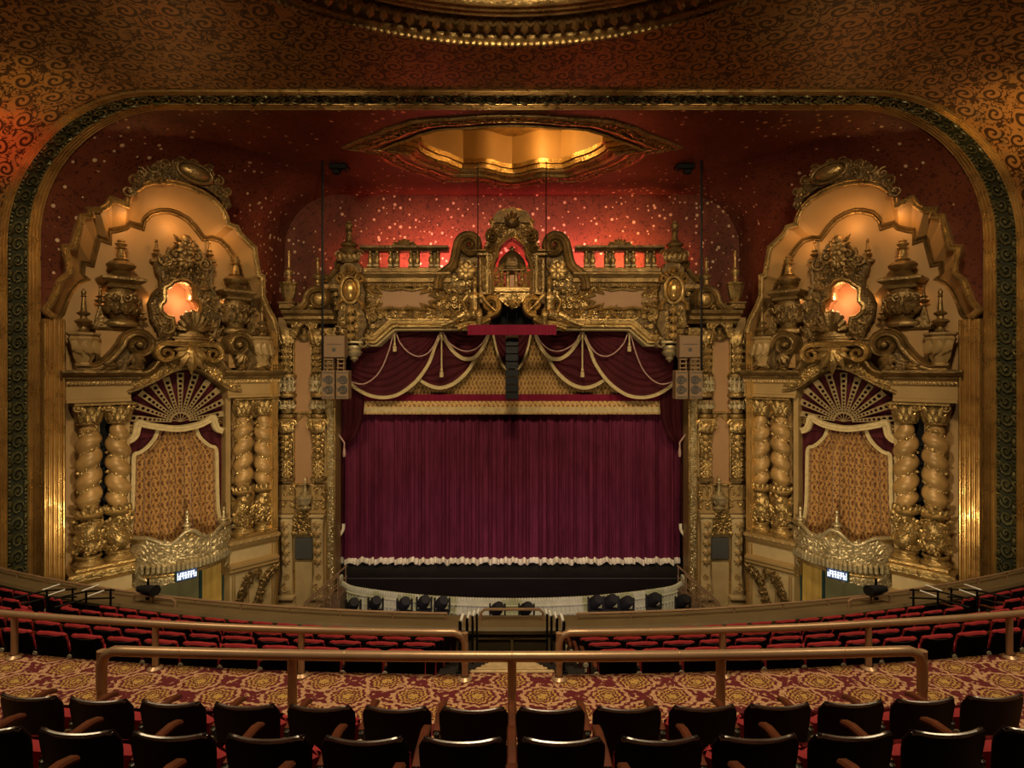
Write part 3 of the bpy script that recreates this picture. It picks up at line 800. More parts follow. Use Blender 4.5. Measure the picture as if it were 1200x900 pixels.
for s_ in (0, 1):
    n = 9; m = MB()
    for i in range(n):
        q = i / (n - 1); a = resample(up_, 61)[int(4 + q * 17) if s_ == 0 else int(56 - q * 17)]; b = resample(lo_[::-1], 61)[int(4 + q * 19) if s_ == 0 else int(56 - q * 19)]
        c = (a[0] * .42 + b[0] * .58, a[1] * .42 + b[1] * .58)
        m.scroll(c[0], c[1], .19, W, rg.uniform(0, 6), 1 if i % 2 else -1, 1.4, .05); m.palm(c[0], c[1], .34, rg.uniform(0, 6), W, 4, 2.6)
    part(t, 'arch_scrollwork', m, M['gilt'])
kb = g(223, 420, 1.15)
m = MB()
for sg in (-1, 1):
    pts = spiral(kb[0] + sg * .78, kb[1] + .16, .36, .07, PI / 2, sg * -1.4, 22); m.ribbon([(kb[0], kb[1] + .5)] + pts, [.2 - .005 * i for i in range(len(pts) + 1)], .8, 1.25)
m.palm(kb[0], kb[1] + .35, .95, -PI / 2, 1.15, 7, 2.6); m.palm(kb[0], kb[1] - .2, .5, PI / 2, 1.2, 5, 2.2); m.blob(kb[0], 1.2, kb[1] + .18, .28, .22, .24)
part(t, 'keystone', m, M['gilt'])

# broken pediment scrolls, attic blocks
def pediment_scroll(px, sg, lab):
    W0, W1 = .35, .95; c = g(px, 404, W1); Rr = .52
    sp = spiral(c[0], c[1], Rr, .09, PI if sg > 0 else 0, -1.75 * sg, 40)
    tail = catmull([(c[0] - sg * 1.75, ZC + .10), (c[0] - sg * 1.2, ZC + .14), (c[0] - sg * .82, c[1] - .42), sp[0]], 6)
    pts = tail[:-1] + sp; n = len(pts); wd = [.30 - .18 * max(0, (i - len(tail)) / (n - len(tail))) for i in range(n)]
    t = thing(BAY, 'pediment_scroll', lab, 'scroll', (c[0], W0, ZC))
    m = MB(); m.ribbon(pts, wd, W0, W1, .16, .05); part(t, 'scroll_band', m, M['bronze'], angle=50)
    m = MB(); bl = catmull([(c[0] - sg * 1.7, ZC + .05), (c[0] - sg * 1.15, ZC + .1), (c[0] - sg * .80, c[1] - .4), (c[0] - sg * .5, c[1] + .1), (c[0], c[1] + .35), (c[0] + sg * .3, c[1])], 4) + [(c[0], ZC), (c[0] - sg * 1.7, ZC)]
    m.prism(bl, W0, W1 - .15); part(t, 'backing', m, M['bronze_dark'])
    m = MB(); m.palm(c[0] - sg * .2, c[1] - .3, .62, -PI / 2 + sg * .5, W1 - .1, 5, 1.4); m.palm(c[0] - sg * .6, ZC + .1, .6, PI if sg > 0 else 0, W1 - .12, 4, .9); m.palm(c[0] - sg * .3, ZC + .1, .5, 0 if sg > 0 else PI, W1 - .12, 4, .9); m.blob(c[0], W1 + .02, c[1], .12, .1, .12)
    part(t, 'leaf_spray', m, M['bronze'])
pediment_scroll(164, 1, 'large scroll over the outer column pair of the {side} bay')
pediment_scroll(281, -1, 'large scroll over the inner column pair of the {side} bay')
def attic(pxs, lab):
    W = .6; p = gl(pxs, W); t = thing(BAY, 'attic_block', lab, 'pedestal block', (p[0][0], .15, ZC))
    m = MB(); m.prism([(a, max(b, ZC + .02)) for a, b in p], WI + .01, W); part(t, 'block', m, M['pale_plaster'])
    zt = max(b for a, b in p[:4]); u0 = min(a for a, b in p); u1 = max(a for a, b in p); z = g(140, 383, W)[1]
    m = MB(); m.extrude_u([(WI, z - .12), (W + .06, z - .12), (W + .12, z - .04), (W + .12, z + .04), (WI, z + .06)], u0 - .1, u1 + .1); part(t, 'ledge', m, M['bronze'], angle=30)
    return t, z, u0, u1
ta, za, u0, u1 = attic([(112, 431), (112, 383), (160, 383), (160, 431)], 'plain tan block behind the outer scroll of the {side} bay')
m = MB(); q = gl([(112, 382), (112, 374), (115, 366), (117, 358), (121, 358), (123, 366), (127, 363), (131, 368), (135, 382)], .45); m.prism(q, .2, .45); m.sweep(q, [(0, .4), (.02, .5), (-.05, .5), (-.07, .44)]); part(ta, 'shoulder', m, M['bronze'])
tb, zb_, u0b, u1b = attic([(268, 431), (268, 391), (305, 391), (305, 431)], 'plain tan block behind the inner scroll of the {side} bay')
m = MB(); q = gl([(289, 390), (290, 378), (293, 370), (297, 372), (300, 390)], .45); m.prism(q, .2, .45); part(tb, 'shoulder', m, M['bronze'])

# candelabra urns standing on the blocks
def candelabra(px, py0, py1, lab):
    W = .62; b = g(px, py0, W); H = g(px, py1, W)[1] - b[1]; u = b[0]; z = b[1]
    t = thing(BAY, 'candelabra_urn', lab, 'urn', (u, W, z))
    m = MB(); m.lathe(u, W, z, [(.46, 0), (.50, .05), (.50, .14), (.42, .2), (.30, .26)], 8, 1, .7, PI / 8, 2 * PI + PI / 8); part(t, 'foot', m, M['bronze'])
    m = MB(); m.lathe(u, W, z + .24, [(.28, 0), (.34, .12), (.48, .42), (.52, .72), (.42, .92), (.46, 1.0), (.40, 1.08)], 12, 1, .75)
    for i in range(9):
        a = PI * 2 * i / 9; uu, ww = u + .42 * math.cos(a), W + .32 * math.sin(a)
        if math.sin(a) > -.5:
            m.palm(uu, z + .42, .5, PI / 2 + .3 * math.cos(a), ww, 3, 1.3); m.scroll(uu, z + .98, .15, ww + .06, a, 1 if i % 2 else -1, 1.3, .05)
    part(t, 'leafy_vase', m, M['bronze'])
    m = MB(); zz = z + 1.3; m.lathe(u, W, zz, [(.45, -.04), (.66, .02), (.70, .10), (.62, .14), (.80, .20), (.94, .28), (.94, .36), (.70, .42), (.40, .50), (.30, .52)], 4, .98, .85, PI / 4, 2 * PI + PI / 4); part(t, 'square_cap', m, M['bronze'], angle=25)
    m = MB(); z2 = zz + .50; m.lathe(u, W, z2, [(.26, 0), (.30, .06), (.22, .12), (.40, .22), (.45, .32), (.36, .42), (.20, .48), (.24, .52)], 14); part(t, 'bulb', m, M['bronze'])
    m = MB(); z3 = z2 + .5; hh = z + H - z3; m.lathe(u, W, z3, [(.2, 0), (.16, .05 * hh), (.10, .50 * hh), (.20, .55 * hh), (.10, .60 * hh), (.17, .70 * hh), (.19, .76 * hh), (.10, .84 * hh), (.13, .9 * hh), (.01, hh)], 12); part(t, 'spire', m, M['gilt'])
candelabra(142, 383, 280, 'tall candelabra urn with square cap, outer side of the {side} bay')
candelabra(276, 391, 299, 'tall candelabra urn with square cap, inner side of the {side} bay')
def vase(px, py0, pyv, py1, r, lab, W=.85):
    b = g(px, py0, W); zv = g(px, pyv, W)[1]; z1 = g(px, py1, W)[1]; t = thing(BAY, 'vase_finial', lab, 'vase', (b[0], W, b[1]))
    m = MB(); facets(m, b[0], W, b[1], zv - b[1], r, .8); q = (zv - b[1])
    for a in (PI / 2 - .7, PI / 2, PI / 2 + .7): m.leaf(b[0] + r * .8 * math.cos(a), b[1] + q * .78, q * .5, -PI / 2, W + r * .62 * math.sin(a), .35, .12)
    part(t, 'vase_body', m, M['stone'], angle=25)
    m = MB(); turned(m, b[0], W, zv - .02, z1 - zv, r * .62); part(t, 'spire', m, M['bronze'])
vase(98, 429, 389, 337, .42, 'faceted vase with ringed spire at the outer end of the {side} bay cornice')
vase(307, 429, 394, 358, .40, 'faceted vase with ringed spire at the inner end of the {side} bay cornice')
def small(px, py0, py1, r, lab, W=.42, prof=FIN):
    b = g(px, py0, W); m = MB(); turned(m, b[0], W, b[1], g(px, py1, W)[1] - b[1], r, prof)
    solo(BAY, 'finial', m, M['bronze'], lab, 'finial', (b[0], W, b[1]))
small(117.5, 359, 333, .19, 'small ringed finial beside the outer candelabra urn of the {side} bay')
small(165, 381, 349, .2, 'small bud finial beside the scrolled alcove surround of the {side} bay', .5)
small(295, 371, 344, .17, 'small ringed finial beside the inner candelabra urn of the {side} bay')

# ------------------------------------------------------------------ twisted columns
ZP, ZCAP = 4.42, 9.95
def column(px, hand, lab):
    W = .58; u = g(px, 560, W)[0]; t = thing(BAY, 'twisted_column', lab, 'column', (u, W, ZP), 'twisted columns of the {side} bay')
    m = MB(); m.box(u, W, ZP + .06, .86, .80, .12, .02); m.lathe(u, W, ZP + .12, [(.42, 0), (.43, .06), (.38, .12), (.33, .16), (.33, .22), (.38, .26), (.38, .30), (.32, .34)], 18); part(t, 'base', m, M['gilt'])
    def shaft(z0, z1, pitch, amp, r, ph, taper=.0, n=18):
        rows = []; k = int((z1 - z0) / .06)
        for i in range(k + 1):
            z = z0 + (z1 - z0) * i / k; q = (z - z0) / (z1 - z0); a = ph + hand * 2 * PI * z / pitch; e = min(1, q * 6, (1 - q) * 6); rr = r * (1 - taper * q)
            row = []
            for j in range(n):
                b = 2 * PI * j / n; rad = rr + amp * e * (.2 + .8 * abs(math.cos((b - a) / 2)) ** 1.1) - amp * .35
                row.append((u + rad * math.cos(b), W + rad * math.sin(b), z))
            rows.append(row)
        m = MB(); m.grid(rows, closed_v=True); return m
    z1 = ZP + .44; z2 = ZP + 1.72; z3 = ZCAP - .72; P_ = .63
    m = shaft(z1, z2, 1.0, .18, .27, 0)
    rg = random.Random(int(px))
    for i in range(34):
        a = PI * (i / 33 * 1.2 - .1); z = z1 + .08 + rg.random() * (z2 - z1 - .16); m.scroll(u + .33 * math.cos(a), z, .11, W + .33 * math.sin(a), rg.uniform(0, 6), rg.choice((1, -1)), 1.2, .035, 9, 4)
        m.leaf(u + .33 * math.cos(a), z, .22, rg.uniform(.5, 2.6), W + .31 * math.sin(a), .35)
    part(t, 'ornate_drum', m, M['gilt'])
    m = MB(); m.lathe(u, W, z2 - .04, [(.34, 0), (.40, .04), (.42, .10), (.36, .15), (.33, .18)], 16)
    for i in range(12): a = 2 * PI * i / 12; m.leaf(u + .36 * math.cos(a), z2 + .1, .2, PI / 2, W + .36 * math.sin(a), .4, .1)
    part(t, 'collar', m, M['gilt'])
    m = shaft(z2 + .05, z3, P_, .19, .27, 0, .04); part(t, 'shaft', m, M['column_marble'], angle=70)
    m = MB(); k = int((z3 - z2 - .1) / .055)
    for i in range(k):
        z = z2 + .1 + i * .055; b = hand * 2 * PI * z / P_ + PI
        if math.sin(b) < -.75: continue
        q = .235; uu, ww = u + q * math.cos(b), W + q * math.sin(b)
        m.blob(uu, ww, z, .05, .05, .05, 5, 4)
        if i % 2 == 0: m.leaf(uu, z, .17, rg.uniform(.2, 2.9), ww + .01, .38, .3)
    part(t, 'garland', m, M['gilt'])
    m = MB(); m.lathe(u, W, z3 - .02, [(.30, 0), (.34, .04), (.30, .08), (.29, .2), (.33, .42), (.42, .58), (.44, .6)], 16)
    for row, (zz, L, rr) in enumerate(((.06, .36, .30), (.26, .36, .34))):
        for i in range(10):
            a = 2 * PI * (i + .5 * row) / 10; uu, ww = u + rr * math.cos(a), W + rr * math.sin(a)
            o = len(m.v); m.leaf(0, 0, L, PI / 2, 0, .36, .22, 0)
            for v in range(o, len(m.v)):
                x, y, z = m.v[v]; out = y + .35 * z * z; m.v[v] = (uu + out * math.cos(a) - x * math.sin(a), ww + out * math.sin(a) + x * math.cos(a), z3 + zz + z)
    for sg in (-1, 1): m.scroll(u + sg * .36, z3 + .56, .13, W + .30, 0, sg, 1.4, .045)
    m.box(u, W, ZCAP - .06, .92, .84, .10, .02); part(t, 'capital', m, M['gilt'])
for px, hd, nm in ((104, -1, 'outermost twisted column of the {side} bay, nearest the gilded frame'), (138.5, 1, 'twisted column just outside the {side} box curtain, on its outer edge'), (285, -1, 'twisted column just inside the {side} box curtain, on its stage edge'), (309, 1, 'innermost twisted column of the {side} bay, nearest the stage')): column(px, hd, nm)

# pedestals under the columns
def pedestal(px0, px1, lab, garl):
    W = 1.08; u0, u1 = g(px0, 640, W)[0], g(px1, 640, W)[0]; t = thing(BAY, 'column_pedestal', lab, 'pedestal', ((u0 + u1) / 2, .15, 0.3))
    cap = [(WI, 4.0), (W - .12, 4.0), (W - .04, 4.10), (W, 4.16), (W, 4.24), (W + .1, 4.28), (W + .1, ZP), (WI, ZP)]
    m = MB(); m.extrude_u(cap, u0 - .08, u1 + .08)
    k = int((u1 - u0) / .36)
    for i in range(k + 1): m.blob(u0 + (u1 - u0) * i / k, W + .06, 4.32, .13, .10, .07, 8, 5)
    part(t, 'cap_moulding', m, M['gilt'] if not garl else M['stone'], angle=30)
    m = MB(); m.prism([(u0, ZB), (u0, 4.02), (u1, 4.02), (u1, ZB)], WI, W - .14); part(t, 'block', m, M['stone_light'])
    m = MB(); m.extrude_u([(WI, 3.1), (W - .1, 3.1), (W + .02, 3.2), (W + .02, 3.3), (W + .08, 3.36), (W + .08, 3.44), (W - .1, 3.52), (WI, 3.52)], u0 - .05, u1 + .05); part(t, 'middle_moulding', m, M['stone'], angle=30)
    if garl:
        m = MB(); n = 3
        for i in range(n + 1):
            uu = u0 + .12 + (u1 - u0 - .24) * i / n; m.box(uu, W - .1, 2.2, .10, .1, 1.7, .02)
        part(t, 'pilaster_strip', m, M['stone'])
        m = MB()
        for i in range(2):
            c = u0 + (u1 - u0) * (.28 + .42 * i); rg = random.Random(i)
            pts = [(c + .42 - .75 * q, 2.95 - 1.2 * q + .35 * math.sin(PI * q)) for q in [j / 12 for j in range(13)]]
            for (a, b) in pts: m.blob(a, W - .02, b, .12, .12, .12, 6, 5); m.palm(a, b, .3, rg.uniform(0, 6), W, 3, 2); m.scroll(a + .1, b + .05, .12, W, rg.uniform(0, 6), 1, 1.2, .04)
        part(t, 'garland', m, M['bronze'])
        m = MB(); m.extrude_u([(WI, .3), (W + .0, .3), (W + .0, 1.15), (W - .1, 1.3), (WI, 1.3)], u0 - .02, u1 + .02); part(t, 'plinth', m, M['stone_light'], angle=30)
pedestal(84, 156, 'broad tan pedestal under the outer column pair of the {side} bay', False)
pedestal(271, 325, 'tan pedestal with two bronze garlands under the inner column pair of the {side} bay', True)

# ------------------------------------------------------------------ box opening: fan, drapes, curtain
t = thing(BAY, 'fan_grille', 'cream pierced fan grille with radiating ribs above the {side} box curtain', 'grille', (g(211, 492, .55)[0], .55, g(211, 492, .55)[1]))
W = .52; c = g(211.5, 494, W)
arch_ = catmull(gl([(150, 470), (157, 464), (166, 458), (178, 451), (190, 444), (200, 439), (212, 436), (225, 436), (236, 440), (248, 448), (256, 456), (263, 468)], W), 3)
m = MB(); m.prism(arch_ + [g(263, 503, W), g(150, 516, W)], .30, .34); part(t, 'dark_backing', m, M['maroon'])
def ray(a):
    d = Vector((math.cos(a), math.sin(a))); best = 2.2
    for p, q in zip(arch_, arch_[1:]):
        P = Vector(p) - Vector(c); Q = Vector(q) - Vector(c); e = Q - P; den = d.x * e.y - d.y * e.x
        if abs(den) > 1e-9:
            s = (P.x * e.y - P.y * e.x) / den; v = (P.x * d.y - P.y * d.x) / den
            if 0 <= v <= 1 and s > 0: best = min(best, s)
    ul, ur = g(150.5, 480, W)[0], g(262.5, 480, W)[0]
    if d.x < -1e-6: best = min(best, (ul - c[0]) / d.x)
    if d.x > 1e-6: best = min(best, (ur - c[0]) / d.x)
    return best
for i in range(11):
    a = PI * (.045 + .91 * i / 10); L = ray(a) - .02; d = Vector((math.cos(a), math.sin(a))); nn = Vector((-d.y, d.x)); r0 = .30
    hw = lambda r: .032 + .052 * r
    C_ = Vector(c)
    out = [C_ + d * r0 + nn * hw(r0), C_ + d * L + nn * hw(L), C_ + d * L - nn * hw(L), C_ + d * r0 - nn * hw(r0)]
    holes = []; r = r0 + .10
    while r < L - hw(r) * .9:
        holes.append(circle(*(C_ + d * r), hw(r) * .62, 8)); r += hw(r) * 1.85
    m = MB(); plate(m, [tuple(p) for p in out], holes, W - .05, W); part(t, 'rib', m, M['fan_tan'], smooth=False)
m = MB()
pts = [(c[0] + .33 * math.cos(a), c[1] + .33 * math.sin(a)) for a in [PI * (.0 + i / 20) for i in range(21)]]; m.sweep(pts, [(-.035, W - .05), (-.035, W + .02), (.035, W + .02), (.035, W - .05)])
for i in range(7): a = PI * (.08 + .84 * i / 6); m.tube([(c[0], W, c[1]), (c[0] + .32 * math.cos(a), W, c[1] + .32 * math.sin(a))], .016, 4)
part(t, 'hub', m, M['fan_tan'])
m = MB(); W2 = .60
vt = catmull(gl([(148, 517), (154, 515), (159, 510), (161, 502), (163.5, 495.5), (170, 497.5), (190, 501), (211, 502.5), (232, 498.5), (244, 493), (250, 489), (253, 498), (256, 503), (262, 505)], W2), 5)
m.ribbon(vt, [.24] * len(vt), .42, W2, .1, .02); part(t, 'lower_valance', m, M['cream_trim'])
for px, py in ((153, 503), (257, 494)):
    m = MB(); q = g(px, py, W); m.scroll(q[0], q[1], .13, W, 1, 1, 1.2, .04); part(t, 'corner_scroll', m, M['bronze'])

def cloth(left, right, mapf, w, folds, amp, nu=80, nv=24, ph=0.0, wob=.0, amp0=1.0, seed=1):
    """hanging cloth between a left edge and a right edge (pixel outlines, top to bottom) in a wall plane"""
    l = resample([mapf(*p, w) for p in left], nv); r = resample([mapf(*p, w) for p in right], nv); m = MB(); rows = []; rg = random.Random(seed)
    pa = [rg.uniform(0, 6.28) for _ in range(6)]; fr = [folds * q for q in (1, .53, 1.71, .29, 2.3, .8)]; am = (1, .45, .35, .4, .15, .3)
    for j in range(nv):
        t = j / (nv - 1); row = []
        for i in range(nu):
            s = i / (nu - 1); u = l[j][0] + (r[j][0] - l[j][0]) * s; z = l[j][1] + (r[j][1] - l[j][1]) * s
            q = sum(a * math.sin(2 * PI * k * s + p + wob * t * math.sin(3 * s + p)) for a, k, p in zip(am, fr, pa)) / 1.7
            row.append((u, w + amp * q * (amp0 + (1 - amp0) * t), z))
        rows.append(row)
    m.grid(rows); return m
lab = 'gold brocade curtain with cream edge closing the {side} box'
t = thing(BAY, 'box_curtain', lab, 'curtain', (g(208, 660, .3)[0], .3, 3.2))
le = [(186, 500), (182, 513), (174, 523), (165, 530), (157.5, 533), (156.5, 545), (155.5, 590), (153, 620), (149, 645), (149, 668)]
re = [(229, 497), (233, 510), (240, 518), (247, 523), (253.5, 526), (254.5, 545), (255.5, 590), (259, 612), (263, 628), (263, 645)]
part(t, 'brocade_panel', cloth(le, re, g, .36, 11, .085, 130, 26), M['brocade_box'])
for e in (le, re):
    m = MB(); pts = catmull(gl(e, .43), 3); m.ribbon(pts, [.13] * len(pts), .36, .43, .1, .01); part(t, 'cream_edge', m, M['cream_trim'])
m = cloth([(149, 505), (149, 545), (149, 650)], [(190, 500), (160, 545), (155, 650)], g, .28, 3, .03, 20, 14); part(t, 'maroon_drape', m, M['maroon']); m = cloth([(226, 497), (250, 545), (255, 650)], [(264, 500), (264, 540), (264, 640)], g, .28, 3, .03, 20, 14)
part(t, 'maroon_drape', m, M['maroon'])
# jambs of the opening
m = MB()
for px in (147.5, 266): u = g(px, 560, .6)[0]; m.prism([(u - .09, 3.0), (u - .09, 9.96), (u + .09, 9.96), (u + .09, 3.0)], WI, .72)
struct(BAY, 'trim_4', m, M['stone'], mirror='trim_5')

# ------------------------------------------------------------------ bowed box front
t = thing(BAY, 'box_balcony', 'bowed gilt parapet with fluted bowl under the {side} box curtain', 'balcony', (g(212, 650, .6)[0], .6, 3.2))
ub0, ub1 = g(154, 650, .55)[0], g(272, 640, .7)[0]; UW = ub1 - ub0
def bow(s): return .5 + 1.05 * max(0, math.sin(PI * min(max(s, 0), 1))) ** .62
def topz(s): return 4.98 + .20 * math.sin(2 * PI * (2.5 * s + .1)) * math.sin(PI * s) + .18 * (1 - math.sin(PI * s)) + .12 * (abs(s - .5) < .2) * math.cos((s - .5) / .2 * PI / 2)
def onbow(u, w, z):
    s = (u - ub0) / UW; e = .01; du = 1.0
    return (u, bow(s) + w, z)
m = MB(); rows = []
for j in range(9):
    q = j / 8; rows.append([(ub0 + UW * i / 60, bow(i / 60) - .06 * math.sin(PI * q) + .02, 4.12 + (topz(i / 60) - 4.12) * q) for i in range(61)])
m.grid(rows); part(t, 'parapet', m, M['gilt'])
m = MB(); m.tube([(ub0 + UW * i / 60, bow(i / 60) + .03, topz(i / 60)) for i in range(61)], .075, 8); part(t, 'wavy_rail', m, M['silver_gilt'])
m = MB(); rg = random.Random(21)
for i in range(15):
    s = .04 + .92 * i / 14
    for zz in (4.36, 4.60, 4.82): m.scroll(ub0 + UW * s, zz, .19, .0, rg.uniform(0, 6), 1 if i % 2 else -1, 1.4, .055); m.palm(ub0 + UW * s, zz, .36, rg.uniform(0, 6), .0, 4, 2.4)
warp(m, onbow); part(t, 'scrollwork', m, M['silver_gilt'])
m = MB(); NG = 24
for i in range(NG):
    s = (i + .5) / NG; u = ub0 + UW * s; r = UW / NG * .5
    m.tube([(u, bow(s) - .02, 4.26), (u, bow(s) + .12, 4.14), (u, bow(s) + .10, 3.98), (u, bow(s) - .08, 3.84), (u, bow(s) - .3, 3.76)], [r * .7, r, r * 1.05, r * .95, r * .6], 8)
part(t, 'fluted_bowl', m, M['silver_gilt'])
m = MB(); m.tube([(ub0 + UW * i / 60, bow(i / 60) - .05, 3.78) for i in range(61)], .06, 8); m.tube([(ub0 + UW * i / 60, bow(i / 60) - .02, 4.27) for i in range(61)], .05, 8); part(t, 'ledge', m, M['gilt'])
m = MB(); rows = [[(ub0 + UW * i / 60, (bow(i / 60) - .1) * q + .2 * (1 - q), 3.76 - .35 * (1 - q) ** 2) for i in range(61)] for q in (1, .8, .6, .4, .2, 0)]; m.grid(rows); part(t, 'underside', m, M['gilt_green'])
m = MB()
for i in range(11):
    s = .05 + .33 * i / 10; m.scroll(ub0 + UW * s, 3.62, .17, 0, rg.uniform(0, 6), 1 if i % 2 else -1, 1.4, .06); m.palm(ub0 + UW * s, 3.68, .30, rg.uniform(3.4, 6), 0, 4, 2)
warp(m, lambda u, w, z: (u, (bow((u - ub0) / UW) - .12) + w, z)); part(t, 'lower_scrollwork', m, M['silver_gilt']); m = MB()
for i in range(10):
    m.palm(ub0 + UW * .03, 3.4 + i * .13, .34, rg.uniform(0, 6), .1, 3, 2)
warp(m, lambda u, w, z: (u, (bow((u - ub0) / UW) - .12) + w, z)); part(t, 'end_scrollwork', m, M['silver_gilt']); m = MB()
for i in range(10):
    m.palm(ub0 + UW * .965, 3.6 + i * .14, .4, rg.uniform(0, 6), .1, 3, 2); m.scroll(ub0 + UW * .95, 3.7 + i * .12, .15, .12, i, 1, 1.3, .05)
warp(m, lambda u, w, z: (u, (bow((u - ub0) / UW) - .12) + w, z)); part(t, 'end_scrollwork', m, M['silver_gilt'])
for s, H in ((.44, .72), (.86, .65)):
    m = MB(); turned(m, ub0 + UW * s, bow(s), topz(s) + .03, H, .17, SPIRE); part(t, 'finial', m, M['silver_gilt'])

# ------------------------------------------------------------------ ground floor exit below the box
t = thing(BAY, 'exit_doorway', 'ground floor doorway with green and yellow curtains under the {side} box', 'doorway', (g(225, 700, .3)[0], .2, .3))
m = cloth([(160, 660), (160, 760)], [(234, 655), (234, 760)], g, .24, 5, .02, 40, 6); part(t, 'green_curtain', m, M['green_curtain'])
m = cloth([(237, 650), (237, 760)], [(260, 645), (260, 760)], g, .24, 3, .02, 24, 6); part(t, 'yellow_curtain', m, M['yellow_curtain'])
for px, ww in ((235, .09), (261.5, .08)): m = MB(); u = g(px, 690, .3)[0]; m.box(u, .28, 1.9, ww, .12, 3.3); part(t, 'teal_jamb', m, M['teal_frame'])
m = MB(); u0, u1 = g(263, 690, .4)[0], g(272, 690, .4)[0]; m.prism([(u0, .3), (u0, 3.4), (u1, 3.4), (u1, .3)], WI, .55); part(t, 'stone_jamb', m, M['stone_light'])
W = 1.66; s0 = g(207.5, 677, W); s1 = g(230.5, 670, W); zc = (s0[1] + s1[1]) / 2; uc = (s0[0] + s1[0]) / 2; su = s1[0] - s0[0]
t = thing(BAY, 'exit_sign', 'small lit white and blue sign box hung under the {side} box front', 'sign', (uc, W - .1, zc - .2))
m = MB(); m.box(uc, W - .08, zc, su + .08, .14, .40, .02); part(t, 'housing', m, M['teal_frame'])
m = MB(); m.box(uc, W, zc, su, .02, .32); face_ = part(t, 'lit_face', m, M['sign_blue'])
m = MB(); n = 7
for i in range(n):
    x = uc - su / 2 + su * (i + .6) / (n + .2); hh = .24
    m.box(x - .035, W + .015, zc, .03, .01, hh); m.box(x + .03, W + .015, zc + (.04 if i % 2 else -.04), .03, .01, hh * .7)
    m.box(x, W + .015, zc + (hh / 2 - .03) * (1 if i % 3 else -1), .08, .01, .035); m.box(x, W + .015, zc, .07, .01, .03)
part(t, 'letters', m, M['sign_light'], parent=face_)

# ------------------------------------------------------------------ proscenium wall: pier beside the opening
def X(px, w=0.0): return f(px, 435, w)[0]
def Z(py, w=0.0): return f(600, py, w)[1]
m = MB(); p = fl([(326, 372), (392, 372), (392, 735), (326, 735)]); p = [(a, max(b, .2)) for a, b in p]; m.prism(p, -.9, 0)
m.prism([(X(322), .2), (X(322), Z(380)), (X(330), Z(380)), (X(330), .2)], -.6, -.1)
struct(FAC, 'wall_stage_left', m, M['stone'], mirror='wall_stage_right')
def framed(px0, py0, px1, py1, lab, w, mat, name='wall_panel', top=None):
    P = fl([(px0, py1), (px1, py1), (px1, py0), (px0, py0)], w) if top is None else fl([(px0, py1), (px1, py1)] + top, w)
    t = thing(FAC, name, lab, 'panel', (P[0][0], 0, P[0][1]))
    m = MB(); m.prism(P, 0, w); part(t, 'field', m, mat)
    m = MB(); m.sweep(P, [(.0, w), (-.02, w + .07), (-.07, w + .07), (-.09, w + .02), (-.10, 0)], True); part(t, 'frame_moulding', m, M['gilt'], angle=50)
    return t
framed(346, 395, 364, 482, 'upper tall plain salmon panel on the pier {side} of the stage', .08, M['salmon_panel'])
framed(346, 496, 366.5, 566, 'lower tall plain salmon panel on the pier {side} of the stage', .12, M['salmon_panel'], top=[(366.5, 497), (361, 492), (356.5, 488), (352, 492), (346, 497)])
framed(346, 657, 366, 735, 'plain tan door panel at the foot of the pier {side} of the stage', .06, M['stone_light'], 'door_panel')
# dark loudspeaker cover
m = MB(); a = f(346, 655, .1); b = f(367, 630, .1); m.box((a[0] + b[0]) / 2, .1, (a[1] + b[1]) / 2, b[0] - a[0], .18, b[1] - a[1], .03)
solo(FAC, 'speaker_cover', m, M['speaker_slate'], 'dark grey square speaker cover above the door panel {side} of the stage', 'speaker', (a[0], 0, a[1]))

